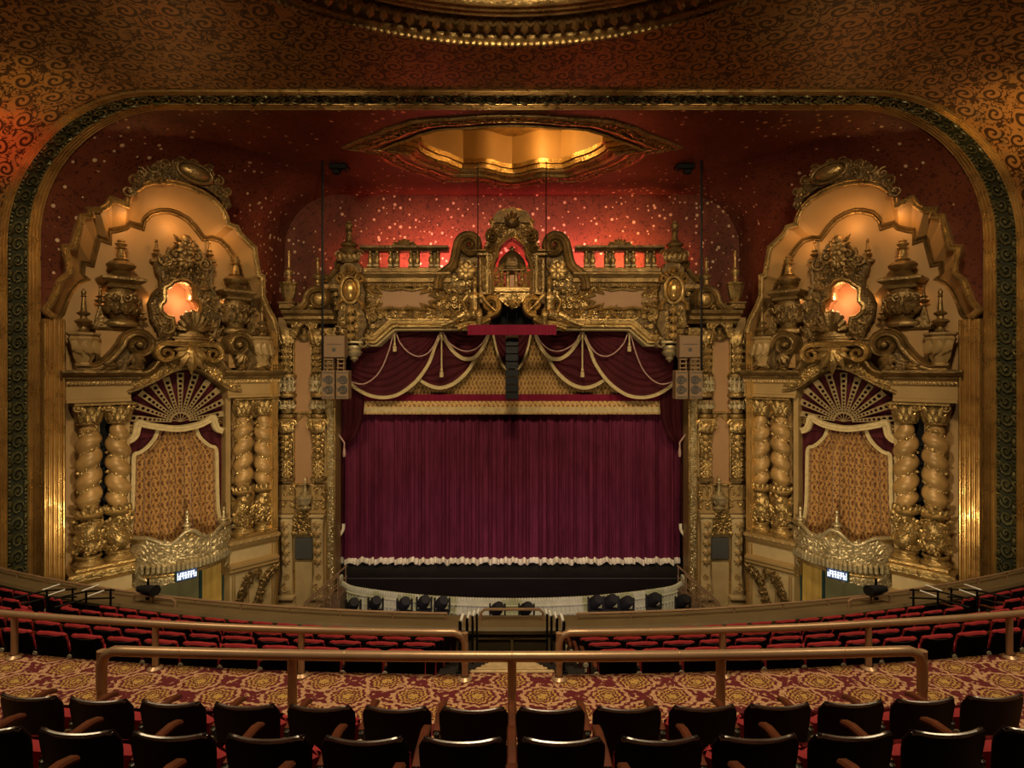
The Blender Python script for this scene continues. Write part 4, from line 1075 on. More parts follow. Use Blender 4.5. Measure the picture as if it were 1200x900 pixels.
def pier_order(pc, hw, lab):
    """one of the stacked ornate pilasters flanking the panels; pc centre px, hw half width px"""
    t = thing(FAC, 'stacked_pilaster', lab, 'pilaster', (X(pc), 0, .2)); x = X(pc); hwm = hw * .0367; rg = random.Random(int(pc))
    # upper herm
    m = MB(); z0, z1 = Z(438), Z(393); m.prism([(x - hwm * .55, z0), (x + hwm * .55, z0), (x + hwm * .75, z1), (x - hwm * .75, z1)], 0, .22); part(t, 'upper_shaft', m, M['bronze'])
    m = MB(); k = 6
    for i in range(k): z = z0 + (z1 - z0) * (i + .5) / k; m.palm(x, z - .1, .34, PI / 2, .22, 5, 1.8); m.scroll(x - .14, z, .12, .22, 0, 1, 1.3, .04); m.scroll(x + .14, z, .12, .22, PI, -1, 1.3, .04)
    part(t, 'upper_relief', m, M['gilt'])
    m = MB(); zc = Z(395); m.lathe(x, .2, zc - .35, [(hwm * .7, 0), (hwm * .8, .1), (hwm * 1.15, .5), (hwm * 1.2, .58)], 10)
    for i in range(5): a = PI * (i + .5) / 5; m.leaf(x + hwm * .8 * math.cos(a), zc - .3, .5, PI / 2, .2 + hwm * .8 * math.sin(a), .35, .2)
    for sg in (-1, 1): m.scroll(x + sg * hwm * .8, zc + .12, .16, .3, 0, sg, 1.4, .05)
    part(t, 'upper_capital', m, M['gilt'])
    # banded drums below
    m = MB()
    for py, hh, rr in ((441, .12, 1.25), (455, .30, 1.05), (463, .10, 1.25), (471, .10, 1.2), (478, .22, .95), (487, .09, 1.25)): m.lathe(x, .12, Z(py), [(hwm * rr * .86, -hh), (hwm * rr, -hh * .7), (hwm * rr * 1.06, 0), (hwm * rr, hh * .7), (hwm * rr * .86, hh)], 12, 1, .75)
    part(t, 'banded_drum', m, M['bronze'])
    for py in (448, 456, 476):
        m = MB()
        for i in range(5): a = PI * (i + .5) / 5; m.palm(x + hwm * math.cos(a), Z(py), .3, PI / 2, .15 + hwm * .72 * math.sin(a), 3, 1.6); m.rosette(x + hwm * math.cos(a), Z(py), .12, .18 + hwm * .75 * math.sin(a), 5)
        part(t, 'drum_relief', m, M['silver_gilt'])
    # lower herm with capital
    m = MB(); zc = Z(492); m.box(x, .2, zc + .02, hwm * 2.5, .5, .14, .02); m.lathe(x, .15, zc - .5, [(hwm * .7, 0), (hwm * .85, .12), (hwm * 1.2, .44), (hwm * 1.3, .5)], 10)
    for sg in (-1, 1): m.scroll(x + sg * hwm * .95, zc - .14, .19, .38, 0, sg, 1.5, .06)
    for i in range(5): a = PI * (i + .5) / 5; m.leaf(x + hwm * .85 * math.cos(a), zc - .5, .48, PI / 2, .2 + hwm * .8 * math.sin(a), .38, .25)
    m.palm(x, zc - .1, .35, -PI / 2, .5, 3, 1.2); part(t, 'capital', m, M['gilt'])
    z0, z1 = Z(562), Z(505); m = MB(); m.prism([(x - hwm * .6, z0), (x + hwm * .6, z0), (x + hwm * .85, z1), (x - hwm * .85, z1)], 0, .22); m.box(x, .14, z0 + .05, hwm * 2.2, .4, .16, .02); m.box(x, .14, Z(533), hwm * 1.9, .36, .12, .02); part(t, 'lower_shaft', m, M['bronze'])
    m = MB()
    for i in range(4): m.palm(x, Z(508) - i * .27, .36, -PI / 2, .24, 5, 1.5 - .2 * i); m.scroll(x - .2 + .03 * i, Z(510) - i * .25, .12, .22, 0, 1, 1.3, .04); m.scroll(x + .2 - .03 * i, Z(510) - i * .25, .12, .22, PI, -1, 1.3, .04)
    for i in range(4): z = Z(540) - i * .22; m.rosette(x, z, .17, .22, 6); m.scroll(x - .17, z + .1, .1, .22, 0, 1, 1.2, .035); m.scroll(x + .17, z + .1, .1, .22, PI, -1, 1.2, .035)
    part(t, 'lower_relief', m, M['gilt'])
    # blocks beside the urn
    m = MB(); m.box(x, .1, (Z(567) + Z(600)) / 2, hwm * 2.1, .3, Z(567) - Z(600), .03); m.box(x, .14, Z(598), hwm * 2.5, .42, .14, .03); m.box(x, .14, Z(583), hwm * 2.3, .36, .1, .02); part(t, 'block', m, M['stone'])
    m = MB(); m.field(fl([(pc - hw, 597), (pc + hw, 597), (pc + hw, 569), (pc - hw, 569)], .27), .26, .27, int(pc) + 1, 1.1); part(t, 'block_relief', m, M['gilt'])
    # bottom console
    z0, z1 = Z(696), Z(604); pts = [(.34, z1), (.40, z1 - .3), (.30, z1 - .8), (.22, z0 + .9), (.30, z0 + .55), (.36, z0 + .3), (.28, z0 + .05), (.34, z0)]
    m = MB(); rows = []
    for w, z in pts:
        q = (z1 - z) / (z1 - z0); h = hwm * (1.0 - .35 * math.sin(PI * q)); rows.append([(x - h, 0, z), (x - h, w - .06, z), (x - h * .7, w, z), (x + h * .7, w, z), (x + h, w - .06, z), (x + h, 0, z)])
    m.grid(rows); m.box(x, .2, z1 + .06, hwm * 2.3, .5, .14, .03); m.box(x, .2, z0 - .05, hwm * 2.3, .5, .14, .03); part(t, 'console', m, M['stone_light'], angle=30)
    m = MB()
    for i in range(5): m.palm(x, z1 - .15 - i * .4, .36, -PI / 2, .36 - .03 * i, 5, 1.6)
    m.scroll(x, z0 + .35, .2, .30, PI / 2, 1, 1.6, .045); m.scroll(x, z0 + .8, .15, .24, PI / 2, -1, 1.5, .035); part(t, 'console_relief', m, M['stone'])
    m = MB(); m.box(x, .1, (Z(699) + .2) / 2, hwm * 2.3, .34, Z(699) - .2, .03); m.box(x, .15, Z(708), hwm * 2.5, .4, .1, .02); part(t, 'plinth', m, M['stone_light'])
pier_order(338, 8.5, 'outer stacked pilaster on the pier {side} of the stage')
pier_order(374.5, 7.5, 'inner stacked pilaster on the pier {side} of the stage')
# bright ornament strip along the opening
t = thing(FAC, 'opening_border', 'bright gilt strip of small relief edging the {side} of the stage opening', 'border', (X(388), 0, .2))
m = MB(); m.prism([(X(383.5), .2), (X(392.5), .2), (X(392.5), Z(384)), (X(383.5), Z(384))], -.1, .05); m.tube([(X(392.5), .05, .2), (X(392.5), .05, Z(384))], .05, 6); m.tube([(X(384), .05, .2), (X(384), .05, Z(480))], .035, 6); part(t, 'strip', m, M['gilt'])
m = MB(); rg = random.Random(4); z = .4
while z < Z(470):
    for k in range(3): m.scroll(X(388) + rg.uniform(-.1, .1), z + rg.uniform(-.05, .05), rg.uniform(.05, .09), .05, rg.uniform(0, 6), rg.choice((1, -1)), 1.1, .028, 8, 4)
    z += .12
part(t, 'relief', m, M['silver_gilt'])
# arch niche above the upper panel
t = thing(FAC, 'arched_niche', 'dark trefoil niche with gilt hood above the upper panel, {side} pier', 'niche', (X(356), 0, Z(396)))
W = .35; hood = fl([(342, 396), (342, 377), (371, 377), (371, 396)], W); tre = fl([(347, 396), (347.5, 391), (350, 389), (351, 385), (354, 382), (356.5, 380), (359, 382), (362, 385), (363, 389), (365.5, 391), (366, 396)], W)
m = MB(); m.prism([hood[0], tre[0]] + tre[1:] + [hood[3], hood[2], hood[1]], 0, W); part(t, 'hood', m, M['bronze'])
m = MB(); m.sweep(tre, [(.0, W), (.03, W + .06), (.08, W + .06), (.10, W)]); 
for px, py in ((345, 382), (349, 379), (364, 379), (368.5, 382), (344, 391), (369, 391)): q = f(px, py, W); m.scroll(q[0], q[1], .15, W, px, 1 if px < 356 else -1, 1.4, .05); m.palm(q[0], q[1], .25, px, W, 3, 2)
part(t, 'hood_relief', m, M['gilt'])
m = MB(); q = f(356.5, 396, .12); m.lathe(q[0], .1, q[1] - .1, [(.22, 0), (.3, .15), (.12, .3), (.1, .4), (.16, .48), (.02, .6)], 12); part(t, 'small_urn', m, M['bronze'])
# urn crest above the speaker cover
t = thing(FAC, 'crest_urn', 'gilt urn on a wreath of scrolls above the grey cover, {side} pier', 'urn', (X(357), 0, Z(628)))
m = MB(); poly = fl([(345, 628), (341, 618), (342, 606), (347, 598), (354, 590), (362, 590), (368, 597), (371, 608), (370, 620), (367, 628), (358, 624)], .2); m.prism(poly, 0, .18); part(t, 'backing', m, M['bronze'])
m = MB(); m.field(poly, .25, .18, 33, 1.5); m.field(poly, .3, .26, 34, 1.3); part(t, 'wreath', m, M['gilt'])
m = MB(); q = f(358, 596, .35); m.lathe(q[0], .4, q[1], [(.2, 0), (.24, .06), (.14, .14), (.30, .34), (.34, .5), (.26, .58), (.16, .62), (.2, .68), (.08, .74), (.06, 1.05), (.1, 1.1), (.05, 1.16), (.07, 1.22), (.0, 1.34)], 12)
for a in (.6, 1.57, 2.5): m.leaf(q[0] + .2 * math.cos(a), q[1] + .2, .3, PI / 2, .4 + .2 * math.sin(a), .4, .3)
part(t, 'urn', m, M['silver_gilt'])
# small frieze ornament above door panel cap etc.
# entablature and scroll pediment over the pier
t = thing(FAC, 'pier_cornice', 'bronze cornice with big half scroll over the pier {side} of the stage', 'cornice', (X(357), 0, Z(378)))
W = .9; zt = Z(363, W); zb = Z(378, W)
m = MB(); m.extrude_u([(0, zb), (.4, zb), (.45, zb + .1), (.62, zb + .18), (.62, zb + .30), (.85, zb + .40), (.9, zt), (0, zt + .02)], X(329, .9), X(389, .9)); part(t, 'cornice', m, M['bronze'], angle=30)
m = MB(); c = f(372.5, 350, .8); sp = spiral(c[0], c[1], .50, .07, PI, -1.9, 44); tl = catmull([f(341, 363.5, .8), f(351, 361, .8), f(357, 355, .8), sp[0]], 6); pts = tl[:-1] + sp; n = len(pts)
m.ribbon(pts, [.30 - .2 * max(0, (i - len(tl)) / (n - len(tl))) for i in range(n)], .2, .8, .16, .05); part(t, 'half_scroll', m, M['bronze'], angle=50)
m = MB(); m.prism(catmull([f(343, 363, .6), f(351, 360, .6), f(358, 352, .6), f(366, 345, .6), f(377, 342, .6), f(386, 350, .6)], 4) + [f(386, 364, .6), f(343, 364, .6)], 0, .6); part(t, 'backing', m, M['bronze_dark'])
m = MB(); q = f(373, 350, .9); m.lathe(q[0], .72, q[1], [(0, 0)], 3) if False else m.blob(q[0], .8, q[1], .26, .14, .26, 12, 8); part(t, 'boss', m, M['gilt'])
m = MB()
for px in (352, 358, 364): q = f(px, 361, .62); m.palm(q[0], q[1], .3, PI / 2 + (358 - px) * .12, .62, 4, 1.8)
part(t, 'leaf_spray', m, M['gilt'])
def vase2(px, py0, pyv, py1, r, lab, w):
    b = f(px, py0, w); zv = Z(pyv, w); z1 = Z(py1, w); t = thing(FAC, 'vase_finial', lab, 'vase', (b[0], w, b[1]))
    m = MB(); m.box(b[0], w, (b[1] + Z(363, w)) / 2, .62, .6, b[1] - Z(363, w), .03); m.box(b[0], w, b[1] - .02, .72, .7, .08, .02); part(t, 'block', m, M['bronze'])
    m = MB(); facets(m, b[0], w, b[1], zv - b[1], r, .85); part(t, 'vase_body', m, M['gilt'], angle=25)
    m = MB(); turned(m, b[0], w, zv - .02, z1 - zv, r * .55, [(.7, 0), (.8, .06), (.45, .12), (.5, .22), (1.0, .30), (1.05, .36), (.5, .42), (.34, .46), (.30, .52), (.27, .8), (.42, .82), (.42, .86), (.25, .9), (.3, .95), (.0, 1.0)]); part(t, 'candle_spire', m, M['gilt'])
vase2(338.5, 355, 331, 292, .34, 'square vase with candle spire at the outer end of the {side} pier cornice', .45)
m = MB(); q = f(372.5, 335, .3); turned(m, q[0], .3, q[1] - .18, Z(301, .3) - q[1] + .18, .24, [(.7, 0), (.8, .06), (.5, .12), (.5, .3), (1.0, .38), (1.05, .42), (.5, .46), (.32, .5), (.30, .86), (.42, .88), (.25, .92), (.3, .96), (.0, 1.0)])
solo(FAC, 'finial', m, M['gilt'], 'candle shaped finial behind the half scroll of the {side} pier', 'finial', (q[0], .3, q[1] - .18))

# ------------------------------------------------------------------ header over the opening
hb = [(398, 405), (442, 404), (463, 386), (548, 385.5), (560, 385), (560, 322), (545, 322), (530, 316), (398, 316)]
hb2 = [(384, 384), (398, 384)] + hb[:]
m = MB(); m.prism(fl([(384, 405), (442, 404), (463, 386), (562, 385.5), (572, 383), (572, 322), (384, 322)]), -.9, 0)
m.prism(fl([(384, 322), (398, 322), (398, 340), (384, 340)]), -.9, 0)
struct(FAC, 'wall_header_left', m, M['bronze_dark'], mirror='wall_header_right')
t = thing(FAC, 'lozenge_plaque', 'plain brown lozenge panel in jagged gilt frame, {side} half of the stage header', 'panel', (X(478), 0, Z(350)))
loz = [(428, 350), (440, 346), (434, 340), (450, 344), (446, 337.5), (461, 340.5), (473, 338.5), (486, 340.5), (500, 337.5), (496, 344), (512, 340), (506, 346), (518, 350), (506, 354), (512, 360), (496, 356), (500, 362.5), (486, 360), (473, 362), (461, 360), (446, 362.5), (450, 356), (434, 360), (440, 354)]
lz = fl([(a - 2.5 if a < 473 else a - 2.5, b) for a, b in loz][::-1], .1)
m = MB(); m.prism(lz, 0, .1); part(t, 'field', m, M['salmon_panel'])
m = MB(); m.sweep(lz, [(.02, .05), (.04, .2), (-.02, .24), (-.08, .2), (-.1, .05)], True); part(t, 'jagged_frame', m, M['gilt'], angle=50)
m = MB(); mid = [f(a - 2.5, 350 + (b - 350) * 1.0, .1) for a, b in loz]
rgn = fl([(424, 373), (548, 373), (552, 330), (424, 330)], .02)
rg = random.Random(6)
lzb = [(p[0] + (p[0] - X(471)) * .0, p[1]) for p in lz]
for i in range(26):
    for j in range(9):
        u = rgn[0][0] + (rgn[1][0] - rgn[0][0]) * (i + rg.uniform(.2, .8)) / 26; z = rgn[0][1] + (rgn[2][1] - rgn[0][1]) * (j + rg.uniform(.2, .8)) / 9
        if inside(u, z, lz): continue
        r = rg.uniform(.10, .15); a = rg.uniform(0, 6.28)
        if rg.random() < .5: m.scroll(u, z, r, .02, a, rg.choice((1, -1)), 1.3, .042, 10, 5)
        else: m.palm(u, z, r * 2.1, a, .02, 4, 1.8)
part(t, 'relief', m, M['gilt'])
t = thing(FAC, 'header_cornice', 'moulded cornice below the {side} balustrade over the stage', 'cornice', (X(475), 0, Z(333)))
W = .5; m = MB(); zb = Z(334, W); zt = Z(319, W); m.extrude_u([(0, zb), (.18, zb), (.18, zb + .12), (.34, zb + .16), (.34, zb + .32), (.42, zb + .4), (.5, zt - .06), (.5, zt), (-.7, zt)], X(422, W), X(528, W)); part(t, 'cornice', m, M['bronze'], angle=30)
m = MB(); k = 40
for i in range(k): x = X(424, W) + (X(526, W) - X(424, W)) * (i + .5) / k; m.blob(x, .19, zb + .06, .04, .05, .05, 5, 4)
part(t, 'bead_course', m, M['gilt'])
# lower lip moulding of the header, stepping down to the pendant
lip = [(412, 405), (442, 404.5), (463, 386), (548, 385.5)]
t = thing(FAC, 'header_lip', 'stepped gilt lip moulding along the {side} top edge of the stage opening', 'moulding', (X(480), 0, Z(386)))
m = MB(); m.sweep(fl(lip, .1), [(-.04, -.6), (-.04, .12), (.0, .16), (.05, .12), (.06, .1)]); part(t, 'bright_edge', m, M['cream_trim'])
m = MB(); m.sweep(fl(lip, .1), [(.06, .05), (.08, .30), (.16, .34), (.22, .26), (.24, .30), (.34, .32), (.38, .2), (.44, .2), (.46, .02)]); part(t, 'fluted_moulding', m, M['gilt'], angle=40)
# balustrade
t = thing(FAC, 'balustrade', 'bronze balustrade with paired balusters over the {side} half of the stage', 'balustrade', (X(472), .1, Z(319)))
W = .15; z0, z1 = Z(319, W), Z(291, W); x0, x1 = X(427, W), X(520, W)
m = MB(); m.extrude_u([(-.2, z1 - .13), (.24, z1 - .13), (.30, z1 - .06), (.40, z1 - .02), (.40, z1 + .08), (-.3, z1 + .1)], x0 - .15, x1 + .2); part(t, 'top_rail', m, M['bronze_dark'], angle=30)
m = MB(); m.extrude_u([(-.12, z0), (.3, z0), (.3, z0 + .16), (.2, z0 + .2), (-.12, z0 + .2)], x0, x1); part(t, 'bottom_rail', m, M['bronze'], angle=30)
pos = []
for i in range(3): pass
n = 11
for i in range(n):
    x = x0 + .25 + (x1 - x0 - .5) * i / (n - 1)
    if i in (2, 5, 8): continue
    hgt = z1 - z0 - .3
    m = MB(); m.lathe(x, W, z0 + .19, [(.10, 0), (.10, .05), (.05, .1), (.07, .16), (.125, .30), (.10, .40), (.055, .50), (.05, .55), (.10, .60), (.055, .64), (.055, .70), (.10, .73), (.10, hgt)], 10)
    bal_ = part(t, 'baluster', m, M['gilt'])
    if i in (0, 3, 6, 9): m = MB(); dx = (x1 - x0 - .5) / (n - 1); m.box(x + dx / 2, W - .16, (z0 + z1) / 2, dx * 1.5, .1, z1 - z0 - .1); part(t, 'back_slab', m, M['bronze_dark'])
    m = MB(); m.box(x, W + .14, z0 + .27, .2, .06, .09, .01); part(t, 'base_block', m, M['cream_trim'], parent=bal_)
m = MB(); c = f(474, 290, W); m.prism(catmull([f(459, 290, W), f(462, 286, W), f(468, 283, W), f(474, 281.5, W), f(480, 283, W), f(486, 286, W), f(489, 290, W)], 3), 0, .22)
for i in range(7): a = PI * (.08 + .84 * i / 6); m.leaf(c[0], c[1], .36 - .1 * abs(i - 3) / 3 + .15 * abs(math.cos(a)), a, .22, .3, .2)
for sg in (-1, 1): m.scroll(c[0] + sg * .42, c[1] + .1, .12, .22, PI / 2, sg, 1.4, .04)
part(t, 'crest', m, M['bronze'])

# lantern boss between pier and header
t = thing(FAC, 'lantern_bracket', 'ornate gilt bracket with golden oval boss and tall finial, {side} of the stage header', 'ornament', (X(411), 0, Z(420)))
W = .5; m = MB(); m.prism(fl([(395, 380), (398, 352), (396, 340), (400, 325), (398, 314), (404, 308), (420, 308), (425, 316), (424, 330), (428, 345), (425, 362), (430, 380), (421, 402), (404, 402)], W), -.3, W); part(t, 'body', m, M['bronze_dark'])
m = MB(); c = f(411, 340, W); m.blob(c[0], W + .08, c[1], .30, .28, .46, 16, 12); part(t, 'oval_boss', m, M['gilt_rib'])
m = MB(); m.tube([(c[0] + .38 * math.cos(a), W + .12, c[1] + .56 * math.sin(a)) for a in [2 * PI * i / 28 for i in range(29)]], .07, 6, False)
for sg in (-1, 1):
    p = f(411 + sg * 12, 325, W); m.ribbon(spiral(p[0], p[1] - .05, .22, .05, PI / 2, sg * 1.4, 20), [.12] * 21, W - .2, W + .15)
    tl = catmull([f(411 + sg * 9, 347, W), f(411 + sg * 10, 353, W), f(411 + sg * 14, 356, W), f(411 + sg * 14.5, 363, W)], 4); m.ribbon(tl, [.12] * len(tl), W - .2, W + .18)
    p = f(411 + sg * 3, 318, W + .1); m.ribbon(spiral(p[0], p[1], .17, .04, PI / 2, sg * 1.4, 20), [.09] * 21, W, W + .2)
part(t, 'boss_surround', m, M['gilt'], angle=50)
m = MB(); m.field(fl([(388, 398), (390, 342), (396, 340), (398, 352), (404, 360), (420, 360), (425, 352), (428, 340), (446, 345), (446, 384), (430, 400), (421, 402), (404, 402)], W), .30, .12, 77, 1.5)
m.field(fl([(399, 398), (402, 356), (422, 356), (424, 398)], W), .26, W, 78, 1.5)
for i in range(4): q = f(412, 360 + i * 10, W); m.palm(q[0], q[1], .42, -PI / 2, W + .1, 5, 1.5)
part(t, 'scrollwork', m, M['gilt'])
m = MB(); q = f(413, 401, W); m.box(q[0], W - .15, q[1], .95, .6, .12, .03)
for sg in (-1, 1): m.ribbon(spiral(q[0] + sg * .52, q[1] - .05, .22, .04, PI / 2, sg * 1.5, 22), [.12 - .004 * i for i in range(23)], W - .4, W + .15)
part(t, 'scroll_capital', m, M['silver_gilt'], angle=50)
m = MB(); q = f(415, 405, W - .1); m.lathe(q[0], W - .15, q[1], [(.3, 0), (.34, -.1), (.26, -.2), (.34, -.28), (.26, -.42), (.14, -.5), (.18, -.56), (.08, -.64), (.0, -.72)], 14); part(t, 'pendant', m, M['silver_gilt'])
m = MB(); q = f(409.5, 309, W - .2); H = Z(258, W - .2) - q[1]; m.lathe(q[0], .3, q[1], [(.30, 0), (.42, .1), (.46, .25), (.30, .36), (.36, .44), (.44, .52), (.40, .60), (.24, .68), (.34, .74), (.38, .8), (.26, .88)] + [(.18, .94), (.15, 1.0), (.11, H * .72), (.19, H * .75), (.11, H * .78), (.19, H * .85), (.2, H * .88), (.1, H * .93), (.13, H * .96), (.01, H)], 12)
for sg in (-1, 1): m.scroll(q[0] + sg * .42, q[1] + .4, .2, .35, 0, sg, 1.4, .06)
for i in range(6): a = PI * (i + .5) / 6; m.leaf(q[0] + .42 * math.cos(a), q[1] + .08, .36, PI / 2, .3 + .4 * math.sin(a), .36, .2)
part(t, 'tall_finial', m, M['bronze'])
# small wing scroll left of the bracket
t = thing(FAC, 'wing_scroll', 'small double scroll wing outside the {side} golden oval boss', 'scroll', (X(390), 0, Z(330)))
m = MB(); pts = catmull([f(397, 312, .2), f(392, 318, .2), f(387, 324, .2), f(382, 330, .2)], 5); m.ribbon(pts, [.2] * len(pts), -.3, .2)
for px, py, tn in ((396.5, 309, -1), (381, 327, 1)): q = f(px, py, .2); m.ribbon(spiral(q[0], q[1], .2, .05, 0, 1.4 * tn, 20), [.11] * 21, -.3, .25)
part(t, 'scrolls', m, M['bronze'], angle=50)
m = MB(); m.prism(fl([(381, 336), (381, 328), (390, 319), (397, 310), (398, 336)], .1), -.4, .1); part(t, 'backing', m, M['bronze_dark'])
m = MB(); zz = Z(335, .3); m.extrude_u([(-.3, zz - .2), (.2, zz - .2), (.3, zz - .1), (.3, zz + .05), (-.3, zz + .05)], X(380, .3), X(400, .3)); part(t, 'ledge', m, M['bronze'], angle=30)

# great scroll beside the shrine
t = thing(FAC, 'great_scroll', 'large ribbed scroll rising beside the {side} flank of the middle shrine', 'scroll', (X(545), 0, Z(322)))
W = .45; c = f(550, 287, W); Rr = .50; sp = spiral(c[0], c[1], Rr, .07, PI, -2.0, 48)
tl = catmull([f(513, 338, W), f(514.5, 326, W), f(520, 319, W), f(529, 312, W), f(533, 302, W), sp[0]], 6); pts = tl[:-1] + sp; n = len(pts)
m = MB(); m.ribbon(pts, [.40 - .28 * max(0, (i - len(tl)) / (n - len(tl))) for i in range(n)], -.3, W, .14, .06); part(t, 'scroll_band', m, M['bronze'], angle=50)
bk = catmull([f(520, 330, .2), f(524, 318, .2), f(533, 308, .2), f(540, 296, .2), f(553, 290, .2), f(560, 298, .2)], 4) + [f(562, 340, .2), f(520, 340, .2)]
m = MB(); m.prism(bk, -.3, .2); part(t, 'backing', m, M['bronze_dark'])
m = MB(); q = f(546, 318, .3); m.rosette(q[0], q[1], .45, .3, 8); part(t, 'rosette', m, M['gilt'])
m = MB(); m.field(fl([(521, 372), (522, 330), (528, 318), (538, 306), (548, 303), (558, 305), (560, 330), (556, 372)], .2), .30, .2, 90, 1.5); part(t, 'leaf_relief', m, M['gilt'])

# seated stone figure
def figure(px, lab):
    W = .75; b = f(px, 377, W); s = 1.0
    m = MB()
    def limb(pts, rad): m.tube([(b[0] + p[0], W + p[1], b[1] + p[2]) for p in pts], rad, 10)
    def ball(p, a, c, d): m.blob(b[0] + p[0], W + p[1], b[1] + p[2], a, c, d, 12, 9)
    # torso leaning back, head turned to the middle
    limb([(0, .1, .28), (.02, .1, .5), (.0, .06, .8), (-.02, .02, 1.06), (0, .02, 1.2)], [.26, .24, .20, .25, .14]); ball((-.02, .02, 1.08), .33, .17, .16)
    limb([(0, .02, 1.16), (.02, .04, 1.42)], [.09, .085]); ball((.03, .06, 1.56), .145, .165, .19); ball((.0, .0, 1.62), .165, .17, .16); ball((.05, .22, 1.52), .03, .04, .03); ball((-.06, -.08, 1.6), .12, .1, .12)
    ball((.1, .18, .98), .11, .09, .11); ball((-.12, .16, .98), .11, .09, .11)
    # thighs forward, one leg trailing outward
    limb([(.12, .1, .28), (.2, .48, .34), (.24, .66, .22)], [.19, .16, .13]); limb([(.24, .66, .24), (.24, .60, -.1), (.22, .62, -.42), (.24, .76, -.47)], [.13, .115, .07, .06])
    limb([(-.12, .1, .25), (-.45, .34, .26), (-.62, .40, .14)], [.19, .16, .13]); limb([(-.62, .40, .16), (-.95, .36, -.02), (-1.25, .36, -.16), (-1.4, .4, -.16)], [.13, .11, .07, .055])
    # arms
    limb([(.28, .02, 1.1), (.46, .12, .84), (.62, .22, .66), (.74, .28, .55)], [.10, .085, .065, .05]); limb([(.72, .28, .57), (.80, .31, .5), (.85, .32, .46)], [.055, .05, .03])
    for q in (-.04, 0, .04): limb([(.8, .3 + q, .5), (.88, .32 + q, .43), (.9, .33 + q, .36)], [.022, .02, .016])
    limb([(-.3, .02, 1.08), (-.48, .10, .82), (-.40, .34, .62), (-.34, .46, .5)], [.10, .085, .065, .05]); limb([(-.34, .46, .5), (-.32, .52, .42)], [.05, .035])
    for q in (-.04, 0, .04): limb([(-.33 + q, .48, .46), (-.31 + q, .55, .40), (-.30 + q, .56, .34)], [.022, .02, .016])
    # drapery over the lap
    limb([(-.3, .2, .2), (0, .3, .3), (.3, .3, .2)], [.16, .2, .16]); limb([(-.5, .3, .3), (-.9, .2, -.1), (-1.3, .1, -.25)], [.12, .16, .1])
    o = solo(FAC, 'statue', m, M['gilt'], lab, 'statue', (b[0], W, b[1]))
    md = o.modifiers.new('remesh', 'REMESH'); md.mode = 'VOXEL'; md.voxel_size = .028; md.use_smooth_shade = True
    return o
figure(556, 'gilt seated figure statue at the {side} foot of the middle shrine')
t = thing(FAC, 'figure_ledge', 'curled gilt ledge carrying the {side} seated statue', 'ledge', (X(560), 0, Z(384)))
m = MB(); pts = catmull([f(536, 384, .7), f(548, 380, .7), f(562, 378, .7), f(574, 372, .7)], 5); m.ribbon(pts, [.28] * len(pts), -.2, .9); q = f(575, 357, .7); sp = spiral(q[0], q[1], .42, .06, -PI / 2 - .3, 1.8, 40); m.ribbon(sp, [.29 - .005 * i for i in range(41)], -.2, .85, .16, .05); part(t, 'scroll', m, M['gilt'], angle=50)
m = MB(); m.field(fl([(532, 388), (540, 378), (560, 378), (574, 372), (572, 384)], .9), .3, .8, 14, 1.3); part(t, 'leaves', m, M['gilt'])

# ------------------------------------------------------------------ the middle shrine
t = thing(FAC, 'shrine', 'tall gilt shrine with arched opening in the middle over the stage', 'shrine', (0, 0, Z(365)), mirror=False)
def sym(m, n0=0):
    k = len(m.v); o = k
    vs = [(-a, b, c) for a, b, c in m.v]; fs = [tuple(i + o for i in reversed(fc)) for fc in m.f]; m.v += vs; m.f += fs; return m
W = .35
for sg, nm in ((-1, 'pillar'), (1, 'pillar')):
    m = MB(); x = sg * -X(567.5); x = X(567.5) if sg < 0 else -X(567.5); m.box(x, 0, (Z(345) + Z(303)) / 2, .44, .7, Z(303) - Z(345), .05); m.box(x, 0, Z(300), .66, .9, .16, .04); m.box(x, 0, Z(296), .80, 1.0, .1, .03); m.box(x, 0, Z(345), .6, .8, .14, .03)
    for i in range(5): m.leaf(x, Z(343) + i * .28, .4, PI / 2, .36, .34, .12)
    part(t, nm, m, M['bronze'])
# the arch as a pierced plate
half = [(570, 366), (571, 300), (570, 288), (573, 275), (577, 262), (582, 252), (590, 246), (600, 244)]
op = [(579, 366), (579.5, 330), (578.5, 313), (581, 305), (584, 300), (585, 291), (590, 286), (596, 281), (600, 279)]
def both(l, w): a = fl(l, w); return a + [(-u, z) for u, z in a[-2::-1]]
ho = both([(571, 345), (571, 300), (570, 288), (573, 275), (577, 262), (582, 252), (590, 246), (600, 244)], W); io = both([(579.5, 345), (579.5, 330), (578.5, 313), (581, 305), (584, 300), (585, 291), (590, 286), (596, 281), (600, 279)], W)
m = MB(); m.prism(ho[::-1] + io, -.3, W, True); part(t, 'arch_plate', m, M['bronze_dark'])
m = MB(); m.sweep(io, [(0, W - .2), (0, W + .1), (.05, W + .14), (.12, W + .1), (.14, W)]); m.sweep(ho, [(.02, W - .2), (.02, W + .08), (-.06, W + .1), (-.1, W)]); part(t, 'arch_moulding', m, M['gilt'], angle=50)
m = MB(); poly = both([(571, 300), (570, 288), (573, 275), (577, 262), (582, 252), (590, 246), (600, 244)], W); hole_ = io
rg = random.Random(31)
for i in range(230):
    u = rg.uniform(-1.15, 0); z = rg.uniform(Z(318, W), Z(247, W))
    if inside(u, z, ho) and not inside(u, z, [(a * 1.12, Z(345) + (b - Z(345)) * 1.06) for a, b in io]):
        r = rg.uniform(.10, .16); a = rg.uniform(0, 6.28)
        if rg.random() < .5: m.scroll(u, z, r, W, a, rg.choice((1, -1)), 1.3, .045, 10)
        else: m.palm(u, z, r * 2, a, W, 4, 1.9)
